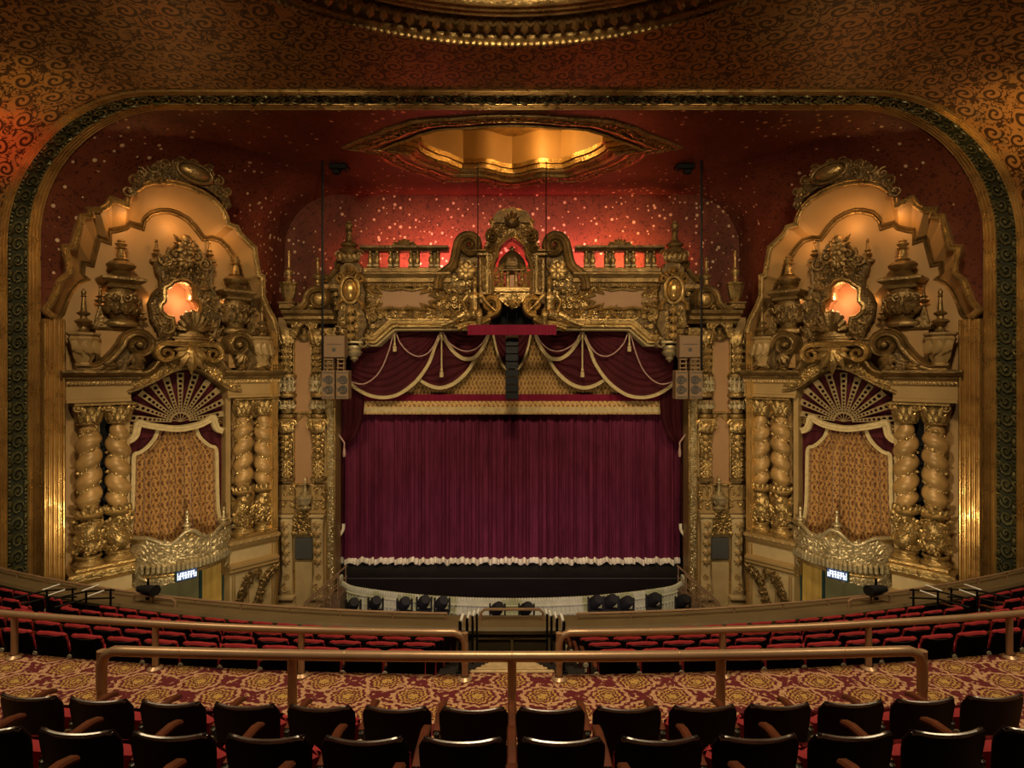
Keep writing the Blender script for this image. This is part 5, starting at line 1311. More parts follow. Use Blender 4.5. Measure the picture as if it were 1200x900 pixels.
q = f(577, 278, W); m.ribbon(spiral(q[0], q[1], .3, .05, PI / 2, 1.6, 22), [.12] * 23, 0, W + .2)
q = f(574, 292, W); m.ribbon(spiral(q[0], q[1], .2, .05, PI / 2, -1.6, 22), [.10] * 23, 0, W + .2)
part(t, 'scrollwork', sym(m), M['bronze'])
m = MB(); ctop = both([(580, 262), (578, 256), (582, 250), (586, 247), (592, 249), (596, 245), (600, 246)], W); m.prism(ctop, -.1, W + .2); c = f(600, 262, W); m.palm(0, c[1], .5, PI / 2, W + .2, 7, 2.6); m.blob(0, W + .2, c[1] + .0, .3, .2, .22); part(t, 'crown', m, M['bronze_dark'])
# temple inside
m = MB(); z0 = Z(366, 0)
zb = Z(340, 0); m.box(0, -.1, zb, 1.7, .7, .24, .04); m.box(0, -.1, zb - .35, 1.9, .5, .5, .04)
part(t, 'altar', m, M['gilt'])
for px in (588, 595, 605, 612): m = MB(); x = X(px, -.1); m.lathe(x, -.05, zb + .1, [(.12, 0), (.12, .08), (.085, .12), (.095, .4), (.075, .62), (.12, .68), (.13, .74)], 10); part(t, 'altar_column', m, M['gilt'])
m = MB(); zt = zb + .86; m.box(0, -.1, zt, 1.25, .5, .1, .02); m.lathe(0, -.15, zt + .05, [(.62, 0), (.60, .06), (.66, .1), (.64, .2), (.55, .42), (.38, .62), (.2, .76), (.1, .84), (.12, .9), (.02, 1.02)], 8, 1, .6, PI / 8, 2 * PI + PI / 8); part(t, 'temple_roof', m, M['bronze_dark'], angle=25)
m = MB(); m.box(0, -.32, zb + .45, .34, .05, .72); part(t, 'back_panel', m, M['niche_glow'])
m = MB(); rg = random.Random(12); 
for px in (581, 584, 587): 
    for i in range(7): q = f(px, 313 + i * 5, .2); m.palm(q[0], q[1], .26, rg.uniform(0, 6), .1, 3, 2)
part(t, 'side_leaves', sym(m), M['gilt'])
m = MB(); pl_ = both([(574, 352), (576, 344), (600, 344)], .4); pl2 = both([(574, 352), (586, 352), (592, 357), (600, 361)], .4); m.prism(pl_[::1] + pl2[::-1], -.3, .4); m.field(both([(574, 352), (576, 344), (600, 344)], .4) + pl2[::-1], .24, .4, 40, 1.3); m.palm(0, Z(352, .4), .42, -PI / 2, .45, 5, 1.6); part(t, 'apron', m, M['gilt'])

# ------------------------------------------------------------------ stage floor and apron
ZS = 2.07
def fk(px, py, d): return fd(px, py, d)
edge = [(-7.35, 24.35), (-7.25, 23.9), (-6.95, 23.45), (-6.5, 23.05), (-5.6, 22.7), (-4.4, 22.35), (-3.0, 22.05), (-1.5, 21.87), (0, 21.8)]
edge = catmull(edge, 4); edge = edge + [(-x, y) for x, y in edge[-2::-1]]
m = MB(); pl = [(x, -y) for x, y in edge] + [(8.2, -24.4), (8.2, -29.5), (-8.2, -29.5), (-8.2, -24.4)]
n = len(pl); m.add([(x, w, ZS) for x, w in pl] + [(x, w, .0) for x, w in pl], [tuple(range(n))] + [(i, (i + 1) % n, n + (i + 1) % n, n + i) for i in range(len(edge), n - 1)])
st = struct(WORLD, 'floor_stage', m, M['stage_black'])
m = MB(); m.box(0, -24.3, ZS + .003, 14.6, .035, .006); struct(WORLD, 'trim_6', m, M['stage_line'])
m = MB(); m.box(0, -29.4, 6, 20, .1, 14); struct(WORLD, 'wall_backstage', m, M['black_cloth'])
# cream scalloped apron front
t = thing(WORLD, 'apron_front', 'cream panelled apron front with saw tooth top around the black stage', 'stage front', (0, -21.8, 0), mirror=False)
m = MB(); m.grid([[(x, -y, ZS + .02) for x, y in edge], [(x, -(y - .1), ZS + .02) for x, y in edge], [(x, -(y - .1), .1) for x, y in edge]]); part(t, 'face', m, M['apron_white'])
m = MB(); pts = resample(edge, 150)
for x, y in pts: m.lathe(x, -(y - .03), ZS - .02, [(.075, 0), (.08, .10), (.06, .17), (.0, .2)], 7)
part(t, 'scalloped_lip', m, M['apron_white'])
m = MB(); pts = resample(edge, 100)
for i, (x, y) in enumerate(pts): m.box(x, -(y - .14), ZS - .55, .05, .05, .8)
for h in (.1, .42, .9): m.tube([(x, -(y - .13), ZS - h) for x, y in edge], .035, 5)
part(t, 'lattice', m, M['apron_white'])

# ------------------------------------------------------------------ main curtain
DC = 26.0
t = thing(WORLD, 'main_curtain', 'large maroon velvet stage curtain with cream scalloped hem', 'curtain', (0, -DC, ZS), mirror=False)
xl, xr = fd(398, 500, DC)[0], fd(797, 500, DC)[0]; zt = fd(0, 470, DC)[1]; zh = ZS + .30
def fold(x, q):
    s = x * 2 * PI
    a = .8 * math.sin(s / .47 + .6 * math.sin(s / 3.1)) + .6 * math.sin(s / .29 + 1.3 + .8 * math.sin(s / 2.3)) + .5 * math.sin(s / 1.13 + 2) + .35 * math.sin(s / .19 + .7 * math.sin(s / 1.7))
    return .105 * a * (.75 + .45 * q)
NX = 700
xs = [xl + (xr - xl) * i / NX for i in range(NX + 1)]
m = MB(); rows = []
for j in range(15):
    q = j / 14; z = zt + (zh - zt) * q; rows.append([(x, -(DC + fold(x, q)), z) for x in xs])
m.grid(rows); part(t, 'velvet', m, M['curtain'], angle=80)
m = MB(); rows = []
for k, (o, dz) in enumerate(((.0, .02), (.03, .0), (.05, -.12), (.06, -.20), (.04, -.24))):
    rows.append([(x, -(DC + fold(x, 1)) + o, zh + dz + .03 * math.sin(x * 9) * (k > 0)) for x in xs])
m.grid(rows); part(t, 'scalloped_hem', m, M['hem_white'], angle=80)

# ------------------------------------------------------------------ brocade borders
def border(name, lab, px0, py0, px1, py1, d, mat, amp=.03, folds=50):
    m = MB(); rows = []; x0, x1 = fd(px0, 0, d)[0], fd(px1, 0, d)[0]; za, zb = fd(0, py0, d)[1], fd(0, py1, d)[1]; k = 260
    for j in range(6): rows.append([(x0 + (x1 - x0) * i / k, -d + amp * (math.sin(2 * PI * folds * i / k) + .6 * math.sin(2 * PI * folds * .61 * i / k + 1)), za + (zb - za) * j / 5) for i in range(k + 1)])
    m.grid(rows); return m, x0, za
m, x0, za = border('brocade_border', '', 420, 384, 780, 466, 25.7, None, .03, 36)
solo(WORLD, 'brocade_border', m, M['brocade'], 'gold brocade backcloth between the maroon swags over the stage', 'drape', (0, -25.7, za), mirror=False, angle=80)
t = thing(WORLD, 'fringed_border', 'long narrow gold fringed border hanging above the maroon curtain', 'drape', (0, -25.5, fd(0, 485, 25.5)[1]), mirror=False)
m, _, _ = border('', '', 425.5, 462, 774.5, 470.5, 25.5, None, .02); part(t, 'maroon_band', m, M['maroon_valance'], angle=80)
m, _, _ = border('', '', 425.5, 470, 774.5, 477.5, 25.48, None, .02); part(t, 'brocade_band', m, M['brocade_fringe'], angle=80)
m, x0, za = border('', '', 425.5, 477, 774.5, 485, 25.44, None, .02, 85); part(t, 'fringe', m, M['cream_trim'], angle=80)
m = MB(); zz = fd(0, 484, 25.44)[1]; x0, x1 = fd(425.5, 0, 25.44)[0], fd(774.5, 0, 25.44)[0]
for i in range(230): x = x0 + (x1 - x0) * (i + .5) / 230; m.tube([(x, -25.42, zz + .02), (x, -25.42, zz - .06)], .022, 4)
part(t, 'tassel_row', m, M['brocade_fringe'])

# ------------------------------------------------------------------ swags
def swag(lab, top, bot, d, trim=True, folds=7, sag=1.0, mirror=True, nu=60, nv=44, tw=4.3):
    """draped swag between a top outline and a hanging bottom outline (pixels, left to right)"""
    tp = resample(catmull([fd(*p, d) for p in top], 8), nu); bt = resample(catmull([fd(*p, d) for p in bot], 8), nu)
    m = MB(); rows = []
    for j in range(nv):
        q = j / (nv - 1); row = []
        for i in range(nu):
            s = i / (nu - 1); e = math.sin(PI * s)
            x = tp[i][0] + (bt[i][0] - tp[i][0]) * q; z = tp[i][1] + (bt[i][1] - tp[i][1]) * q
            w = -d + .18 * e * math.sin(PI * min(q * 1.1, 1)) + .055 * math.sin(2 * PI * folds * q + .8 * math.sin(3 * s)) * (.35 + .65 * e) * min(1, 3 * (1 - q) + .3)
            row.append((x, w, z))
        rows.append(row)
    m.grid(rows)
    cx = sum(p[0] for p in bt) / nu; zmin = min(p[1] for p in bt)
    t = thing(WORLD, 'swag_drape', lab, 'drape', (cx, -d, zmin), mirror=mirror)
    part(t, 'velvet', m, M['maroon'], angle=80)
    if trim:
        m = MB(); k = rows[-1]; wd = tw * d / FPX
        m.ribbon([(p[0], p[2] - wd * .3) for p in k], [wd * (.75 + .25 * math.sin(PI * i / (nu - 1))) for i in range(nu)], -d - .05, [p[1] + .07 for p in k], .1, .012)
        part(t, 'cream_fringe', m, M['cream_trim'], angle=60)
    return t
s1 = swag('largest maroon swag with cream fringe, {side} side of the stage top', [(400, 402), (420, 400), (440, 398), (463, 384), (490, 383), (517, 384)], [(400, 434), (407, 444), (418, 454), (432, 461.5), (448, 464.5), (464, 462), (478, 454), (491, 442), (503, 424), (510, 405), (517, 388)], 24.95, folds=9)
s2 = swag('upper small maroon swag with cream fringe beside the speaker column, {side} half', [(517, 384), (535, 384), (552, 384), (574, 384)], [(517, 388), (523, 399), (532, 411), (541, 418), (549, 419.5), (557, 417), (564, 409), (570, 398), (573, 388)], 25.0, folds=6, tw=4.6)
s3 = swag('lower small maroon swag tucked behind the upper one, {side} half', [(487, 436), (503, 415), (517, 392), (533, 406), (545, 415), (559, 414)], [(487, 438), (494, 445), (505, 451), (517, 453), (530, 449), (541, 441), (550, 431), (559, 415)], 25.15, folds=5, tw=4.6)
swag('middle maroon swag behind the black speaker column', [(578, 384), (590, 384), (610, 384), (622, 384)], [(578, 390), (581, 405), (585, 418), (591, 429), (600, 435), (609, 429), (615, 418), (619, 405), (622, 390)], 25.1, folds=5, mirror=False, tw=3)
def cord(lab, pts, d, r=.028):
    m = MB(); p = catmull([fd(*q, d) for q in pts], 8); m.tube([(x, -d, z) for x, z in p], r, 6)
    return solo(WORLD, 'drape_cord', m, M['rope_pink'], lab, 'cord', (p[0][0], -d, p[0][1]))
cord('thin pink cord looping across the largest {side} swag', [(403, 440), (411, 447), (425, 450), (437, 444), (447, 432), (455, 413), (462.5, 390), (469, 402), (479, 413), (490, 417.5), (501, 414), (509, 404), (514, 393)], 24.55)
cord('short pink cord looping across the upper small {side} swag', [(519, 389), (526, 401), (535, 408), (546, 411.5), (557, 409), (566, 401), (572, 390)], 24.65)
def tassel(px, py0, py1, d, lab):
    a = fd(px, py0, d); b = fd(px, py1, d); H = a[1] - b[1]; t = thing(WORLD, 'tassel', lab, 'tassel', (a[0], -d, b[1]))
    m = MB(); m.tube([(a[0], -d, a[1]), (a[0], -d, b[1] + .3)], .035, 6); part(t, 'cord', m, M['cream_trim'])
    m = MB(); m.lathe(a[0], -d, b[1], [(.09, 0), (.085, .22), (.04, .26), (.07, .3), (.05, .36), (.0, .38)], 10); part(t, 'skirt', m, M['cream_trim'])
tassel(462.5, 389, 412, 24.5, 'short tassel hanging at the outer peak of the largest {side} swag')
tassel(517.5, 390, 442, 24.6, 'long tassel hanging between the two main {side} swags')
# jabot and side leg
t = thing(WORLD, 'side_drape', 'maroon side drape with gathered tail, {side} edge of the stage opening', 'drape', (fd(398, 0, 25.3)[0], -25.3, ZS + 1.2))
D3 = 25.3
def dmap(px, py, w): return fd(px, py, D3)
def hang(left, right, folds, amp, nu=50, nv=30, seed=1):
    m = cloth(left, right, dmap, 0, folds, amp, nu, nv, seed=seed); m.v = [(u, w - D3, z) for u, w, z in m.v]; return m
part(t, 'gathered_tail', hang([(386, 440), (386, 470), (388, 500), (396, 516), (404, 521.5)], [(428, 440), (427.5, 470), (426, 492), (420, 508), (406, 522)], 7, .09, seed=3), M['maroon'], angle=80)
m = hang([(384, 470), (384, 560), (384, 640), (384, 700)], [(402, 490), (401.5, 560), (401, 615), (394, 690)], 4, .07, seed=5); m.v = [(u, w - .12, z) for u, w, z in m.v]; part(t, 'leg', m, M['maroon'], angle=80)
m = MB(); pts = catmull([fd(402.5, 614, D3 - .1), fd(402, 621, D3 - .1), fd(397, 630, D3 - .1), fd(394.5, 642, D3 - .1), fd(393.5, 660, D3 - .1), fd(393, 684, D3 - .1)], 5); m.ribbon(pts, [.12] * len(pts), -D3 + .05, -D3 + .12, .1, .01); part(t, 'white_edge', m, M['hem_white'])
m = MB(); pts = catmull([fd(391, 500, 24.9), fd(396, 508, 24.9), fd(403, 518, 24.9), fd(403.5, 521, 24.9), fd(403.5, 533, 24.9)], 5); m.tube([(x, -24.9, z) for x, z in pts], .035, 6); part(t, 'pink_cord', m, M['rope_pink'])
m = MB(); a = fd(403.5, 534, 24.9); m.lathe(a[0], -24.9, a[1], [(.05, -.05), (.07, .1), (.05, .3), (.02, .36)], 8); part(t, 'tassel', m, M['rope_pink'])
# short red valance and dark gap under the shrine
m, x0, za = border('', '', 548, 380.5, 652, 392.5, 22.6, None, .015, 12)
solo(WORLD, 'red_valance', m, M['maroon_valance'], 'short flat red valance strip under the middle shrine', 'drape', (0, -22.6, fd(0, 392, 22.6)[1]), mirror=False, angle=80)
m = MB(); a = fd(560, 385, 25.25); b = fd(640, 340, 25.25); m.prism([(a[0], a[1]), (b[0], a[1]), (b[0], b[1]), (a[0], b[1])], -25.3, -25.2)
struct(WORLD, 'wall_gap', m, M['black_cloth'])
# dark masking above and beside everything in the opening
m = MB(); a = fd(384, 395, 26.9); m.prism([(-9.6, a[1] - .6), (9.6, a[1] - .6), (9.6, 14.6), (-9.6, 14.6)], -26.9, -26.8)
for s_ in (-1, 1): m.box(s_ * 9.0, -26.0, 7.3, .1, 3.0, 13.5)
struct(WORLD, 'wall_masking', m, M['black_cloth'])

# ------------------------------------------------------------------ loudspeakers
DA = 23.3
t = thing(WORLD, 'line_array', 'black column of stacked loudspeakers hanging in front of the middle drapes', 'speaker', (0, -DA, fd(0, 468, DA)[1]), mirror=False)
z0, z1 = fd(0, 468, DA)[1], fd(0, 397, DA)[1]; n = 8; hx = .27
for i in range(n):
    a = z0 + (z1 - z0) * i / n; b = z0 + (z1 - z0) * (i + 1) / n; m = MB()
    m.box(0, -DA - .1, (a + b) / 2, hx * 2, .55, (b - a) - .02, .03); cab = part(t, 'cabinet', m, M['array_black'])
    m = MB()
    for k in range(4): m.box(0, -DA + .185, a + (b - a) * (k + .5) / 4, hx * 1.7, .02, (b - a) * .10)
    part(t, 'grille', m, M['black_steel'], parent=cab)
m = MB(); m.box(0, -DA - .1, z1 + .07, .52, .4, .12, .02)
part(t, 'rigging_bar', m, M['emblem'])
m = MB()
for s_ in (-1, 1): m.tube([(s_ * .2, -DA - .1, z1 + .1), (s_ * .2, -DA - .1, fd(0, 366, DA)[1])], .02, 5)
part(t, 'hanging_chain', m, M['black_steel'])
def cab(px0, px1, py0, py1, d, lab, nm='loudspeaker', rings=True):
    a = fd(px0, py1, d); b = fd(px1, py0, d); cx, cz = (a[0] + b[0]) / 2, (a[1] + b[1]) / 2; w = b[0] - a[0]; h = b[1] - a[1]
    t = thing(WORLD, nm, lab, 'speaker', (cx, -d, a[1])); m = MB(); m.box(cx, -d - .25, cz, w, .5, h, .025); part(t, 'cabinet', m, M['speaker_tan'])
    m = MB()
    if rings:
        for k in (-1, 1):
            c = (cx + w * .1, cz + k * h * .17); m.lathe(0, 0, 0, [(0, 0)] * 1, 3) if False else None
            for r in (.16, .10): m.tube([(c[0] + r * math.cos(q), -d + .01, c[1] + r * math.sin(q)) for q in [2 * PI * i / 16 for i in range(17)]], .022, 5, False)
            m.blob(c[0], -d, c[1], .06, .04, .06); m.box(cx - w * .33, -d + .005, c[1], .05, .02, .16)
        for k in (-1, 1):
            for i in range(6): m.box(cx - w * .36 + w * .72 * i / 5, -d + .005, cz + k * h * .42, .05, .02, .05)
    else: m.box(cx, -d + .005, cz + h * .1, w * .7, .02, .02); m.lathe(cx, -d, cz - h * .1, [(.0, 0)] , 3) if False else m.box(cx, -d + .005, cz - h * .15, .14, .02, .14)
    part(t, 'grille_rings' if rings else 'badge_plate', m, M['speaker_slate'])
cab(379, 403.5, 393, 419, 22.9, 'upper plain tan loudspeaker hanging {side} of the stage opening', rings=False)
cab(376.5, 391.5, 434, 468, 22.9, 'lower outer tan loudspeaker with two round grilles, {side} of the stage')
cab(393.5, 408, 434, 468, 22.9, 'lower inner tan loudspeaker with two round grilles, {side} of the stage')
t = thing(WORLD, 'speaker_bracket', 'openwork steel bracket between the tan loudspeakers {side} of the stage', 'bracket', (fd(390, 0, 22.9)[0], -22.9, fd(0, 434, 22.9)[1]))
for px0, px1 in ((378, 390), (394, 403)):
    for py in (421, 426, 431):
        m = MB(); a = fd(px0, py, 22.9); b = fd(px1, py, 22.9); m.box((a[0] + b[0]) / 2, -23.1, a[1], b[0] - a[0], .3, .07, .01); part(t, 'crossbar', m, M['speaker_tan'])
    for px in (px0 + 1, px1 - 1): m = MB(); a = fd(px, 434, 22.9); b = fd(px, 418.5, 22.9); m.box(a[0], -23.1, (a[1] + b[1]) / 2, .05, .2, b[1] - a[1]); part(t, 'upright', m, M['speaker_tan'])

# ------------------------------------------------------------------ stage lights on stands along the apron, side stairs
def stage_light(px, py, d, lab, s=1.12, mirror=False):
    x, z = fd(px, py, d); t = thing(WORLD, 'stage_light', lab, 'stage light', (x, -d, .0), 'black stage lights along the apron', mirror=mirror)
    m = MB(); m.lathe(x, -d, 0, [(.28, 0), (.28, .03), (.04, .06), (.035, z - .5), (.06, z - .48)], 10); part(t, 'stand', m, M['black_steel'])
    m = MB(); m.box(x, -d, z - .36 * s, .46 * s, .34 * s, .18 * s, .03); part(t, 'base_box', m, M['black'])
    m = MB()
    for k in (-1, 1): m.box(x + k * .24 * s, -d, z - .08 * s, .06, .14, .46 * s, .015)
    yk_ = part(t, 'yoke', m, M['black'])
    m = MB(); a = Vector((x, -d, z)); q = Vector((.25, .5, .45)).normalized() * s
    m.tube([tuple(a - q * .28), tuple(a - q * .22), tuple(a - q * .05), tuple(a + q * .18), tuple(a + q * .24)], [.10 * s, .19 * s, .2 * s, .17 * s, .14 * s], 12); part(t, 'lamp_head', m, M['black'], parent=yk_)
for i, (px, py, d) in enumerate([(414, 708, 21.2), (440, 706, 21.2), (474, 707, 20.8), (497, 705, 20.8), (518, 706, 20.6), (583, 713, 20.3), (617, 713, 20.3), (698, 705, 20.7), (716, 704, 20.7), (734, 706, 20.8), (766, 702, 21.1), (800, 704, 21.3)]):
    nm = ['leftmost', 'second', 'third', 'fourth', 'fifth', 'sixth', 'seventh', 'eighth', 'ninth', 'tenth', 'eleventh', 'rightmost'][i]
    stage_light(px, py, d, f'black moving stage light, {nm} from the left along the cream apron' if 0 < i < 11 else f'black moving stage light, {nm} along the cream apron')
t = thing(WORLD, 'stage_stairs', 'small wooden stairs with handrails at the {side} corner of the stage', 'stairs', (fd(392, 0, 22.8)[0], -22.8, .0))
xs0 = fd(399, 0, 22.9)[0]
for i in range(7):
    h = ZS - .26 * i; m = MB(); m.box(xs0 - .28 * i, -22.9, h / 2 + .01, .30, 1.1, h, .01); part(t, 'step', m, M['wood_stair'])
for yy in (-22.35, -23.45):
    m = MB(); m.tube([(xs0 + .1, yy, ZS + .85), (xs0 - .28 * 6, yy, ZS - .26 * 6 + .85)], .035, 6); m.tube([(xs0 + .1, yy, ZS + .42), (xs0 - .28 * 6, yy, ZS - .26 * 6 + .42)], .02, 6)
    for i in range(7): m.tube([(xs0 + .05 - .28 * i, yy, ZS - .26 * i + .85), (xs0 + .05 - .28 * i, yy, max(.02, ZS - .26 * i - .1))], .02, 6)
    part(t, 'handrail', m, M['rail_bronze'])

# ------------------------------------------------------------------ balcony: curved rows about one centre
YC = 44.5
def pol(d0, x, yc=YC):
    """point at lateral angle such that x is the arc offset, on the row that crosses the axis at distance d0"""
    r = yc - d0; a = x / r; return r * math.sin(a), yc - r * math.cos(a), -a
def slab(name, d0, d1, z, h, xa, xb, mat, n=40):
    m = MB(); rows = []
    for i in range(n + 1):
        q = xa + (xb - xa) * i / n; r = YC - d0
        a = q / (YC - 9); p = []
        for d, zz in ((d0, z - h), (d0, z), (d1, z), (d1, z - h)):
            rr = YC - d; p.append((rr * math.sin(a), -(YC - rr * math.cos(a)), zz))
        rows.append(p)
    m.grid(rows, closed_v=True); return struct(WORLD, name, m, mat, angle=30)
ZF = EYE - 3.5                       # cross aisle floor
def rowtop(d): return EYE - 3.46 - .4 * (d - 7)
slab('floor_cross_aisle', 4.45, 6.5, ZF, .3, -16.3, 16.3, M['carpet'])
slab('floor_row_b', 3.45, 4.5, EYE - 3.24, 1.0, -16.3, 16.3, M['carpet']); slab('floor_row_a', 2.6, 3.5, EYE - 2.9, 1.2, -16.3, 16.3, M['carpet']); slab('floor_row_z', 1.2, 2.65, EYE - 2.52, 1.4, -16.3, 16.3, M['riser_black'])
AISLE = .92
ROWS = [7.0, 8.0, 9.0, 10.0, 11.0]
for d in ROWS:
    for s in (-1, 1): slab('floor_balcony_row', d - .55, d + .5, rowtop(d) - .84, .5, s * AISLE, s * 16.3, M['riser_black'])
for i in range(5):
    d = 6.5 + i; z = ZF - .49 * (i + 1); slab('floor_aisle_step', d, d + 1.02, z, .5, -.54, .54, M['carpet'], 8); slab('trim_7', d + .955, d + 1.015, z + .012, .03, -.52, .52, M['nosing'], 8)
    for s in (-1, 1): slab('floor_aisle_side', d, d + 1.02, z + .02, .5, s * .55, s * AISLE, M['riser_black'], 4)
# parapet
DP = 12.0; ZPAR = EYE - 5.34; YP = 46.0
def arc_prof(prof, xa, xb, n=70):
    m = MB(); rows = []
    for i in range(n + 1):
        a = (xa + (xb - xa) * i / n) / (YP - DP); rows.append([((YP - d) * math.sin(a), -(YP - (YP - d) * math.cos(a)), z) for d, z in prof])
    m.grid(rows, closed_v=True); k = len(prof); o = 0; m.f.append(tuple(range(k))); m.f.append(tuple(range(n * k, n * k + k))); return m
t = thing(WORLD, 'balcony_parapet', 'long curved brown balcony parapet in front of the red seats', 'parapet', (0, -DP, rowtop(11) - 1.5), mirror=False)
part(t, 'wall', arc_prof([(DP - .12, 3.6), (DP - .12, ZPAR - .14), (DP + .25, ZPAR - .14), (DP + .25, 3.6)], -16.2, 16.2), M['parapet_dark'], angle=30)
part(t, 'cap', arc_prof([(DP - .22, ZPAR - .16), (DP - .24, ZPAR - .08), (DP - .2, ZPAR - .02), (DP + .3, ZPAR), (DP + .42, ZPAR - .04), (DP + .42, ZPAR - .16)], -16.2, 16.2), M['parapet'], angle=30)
m = MB()
for x in (-.78, 0, .78):
    q = pol(DP - .14, x); m.box(q[0], -q[1], ZPAR - .62, .06, .04, .72, .01)
m.box(0, -(DP - .14), ZPAR - .26, 1.62, .04, .06); m.box(0, -(DP - .14), ZPAR - .98, 1.62, .05, .1); part(t, 'aisle_panel_trim', m, M['parapet'])
for s, nm in ((-1, 'left'), (1, 'right')):
    m = MB(); a = [pol(DP + .1, s * (1.4 + (16.1 - 1.4) * i / 50), YP) for i in range(51)]; m.tube([(q[0], -q[1], ZPAR + .13) for q in a], .026, 6); 
    for i in range(0, 51, 4): m.tube([(a[i][0], -a[i][1], ZPAR - .02), (a[i][0], -a[i][1], ZPAR + .13)], .02, 5)
    solo(WORLD, 'parapet_rail', m, M['rail_bronze'], f'thin bronze rail along the top of the {nm} half of the parapet', 'rail', (a[0][0], -a[0][1], ZPAR), mirror=False)
t = thing(WORLD, 'aisle_end_rail', 'low bronze guard rail on the parapet at the end of the middle aisle', 'rail', (0, -(DP + .1), ZPAR), mirror=False)
m = MB(); hx = .67; zt = EYE - 279 / FPX * (DP + .1); m.tube([(-hx, -DP - .1, ZPAR - .1), (-hx, -DP - .1, zt - .08), (-hx + .08, -DP - .1, zt), (hx - .08, -DP - .1, zt), (hx, -DP - .1, zt - .08), (hx, -DP - .1, ZPAR - .1)], .032, 8); part(t, 'rail', m, M['rail_bronze'])
# ------------------------------------------------------------------ tube rails
def pipe_rail(name, lab, d0, x0, x1, ztop, r, posts, ends, zfloor, yc=YC):
    t = thing(WORLD, name, lab, 'rail', (pol(d0, (x0 + x1) / 2)[0], -pol(d0, (x0 + x1) / 2)[1], zfloor), mirror=False)
    n = 60; P = [pol(d0, x0 + (x1 - x0) * i / n, yc) for i in range(n + 1)]; pts = [(q[0], -q[1], ztop) for q in P]
    def bend(p, q):
        v = (Vector(q) - Vector(p)).normalized(); return [tuple(Vector(p) + v * .0 + Vector((0, 0, -.35))), tuple(Vector(p) + Vector((0, 0, -.12))), tuple(Vector(p) + v * .035 + Vector((0, 0, -.035)))]
    L = pts
    if ends[0]: L = bend(pts[0], pts[1]) + [tuple(Vector(pts[0]) + (Vector(pts[1]) - Vector(pts[0])).normalized() * .12)] + [p for p in pts[2:]]
    if ends[1]: L = L[:-2] + [tuple(Vector(pts[-1]) + (Vector(pts[-2]) - Vector(pts[-1])).normalized() * .12)] + bend(pts[-1], pts[-2])[::-1]
    m = MB(); m.tube(L, r, 12); part(t, 'top_rail', m, M['rail_bronze'])
    for x in posts:
        q = pol(d0, x, yc); m = MB(); m.tube([(q[0], -q[1], zfloor), (q[0], -q[1], ztop)], r * .9, 10); m.lathe(q[0], -q[1], zfloor, [(r * 2.1, 0), (r * 2.1, .015), (r * 1.2, .04)], 12); part(t, 'post', m, M['rail_bronze'])
    m = MB()
    for i in range(6, n, 12): q = P[i]; m.blob(q[0], -q[1], ztop, r * .5, r * 1.06, r * 1.06, 8, 6)
    part(t, 'joint_ring', m, M['rail_bronze'])
pipe_rail('guard_rail', 'nearest bronze pipe rail running in front of the dark seat backs', 5.0, -3.72, 3.72, EYE - 2.53, .045, (-3.72, -1.96, 0, 1.86, 3.72), (1, 1), ZF, 68)
for s, nm in ((-1, 'left'), (1, 'right')):
    ps = [.535, 2.42, 4.2, 6.1, 8.0, 10]
    a, b = (-11, -.535) if s < 0 else (.535, 11)
    pipe_rail('aisle_rail', f'farther bronze pipe rail in front of the {nm} block of red seats', 6.4, a, b, EYE - 2.97, .041, [s * p for p in ps], (s > 0, s < 0), ZF)

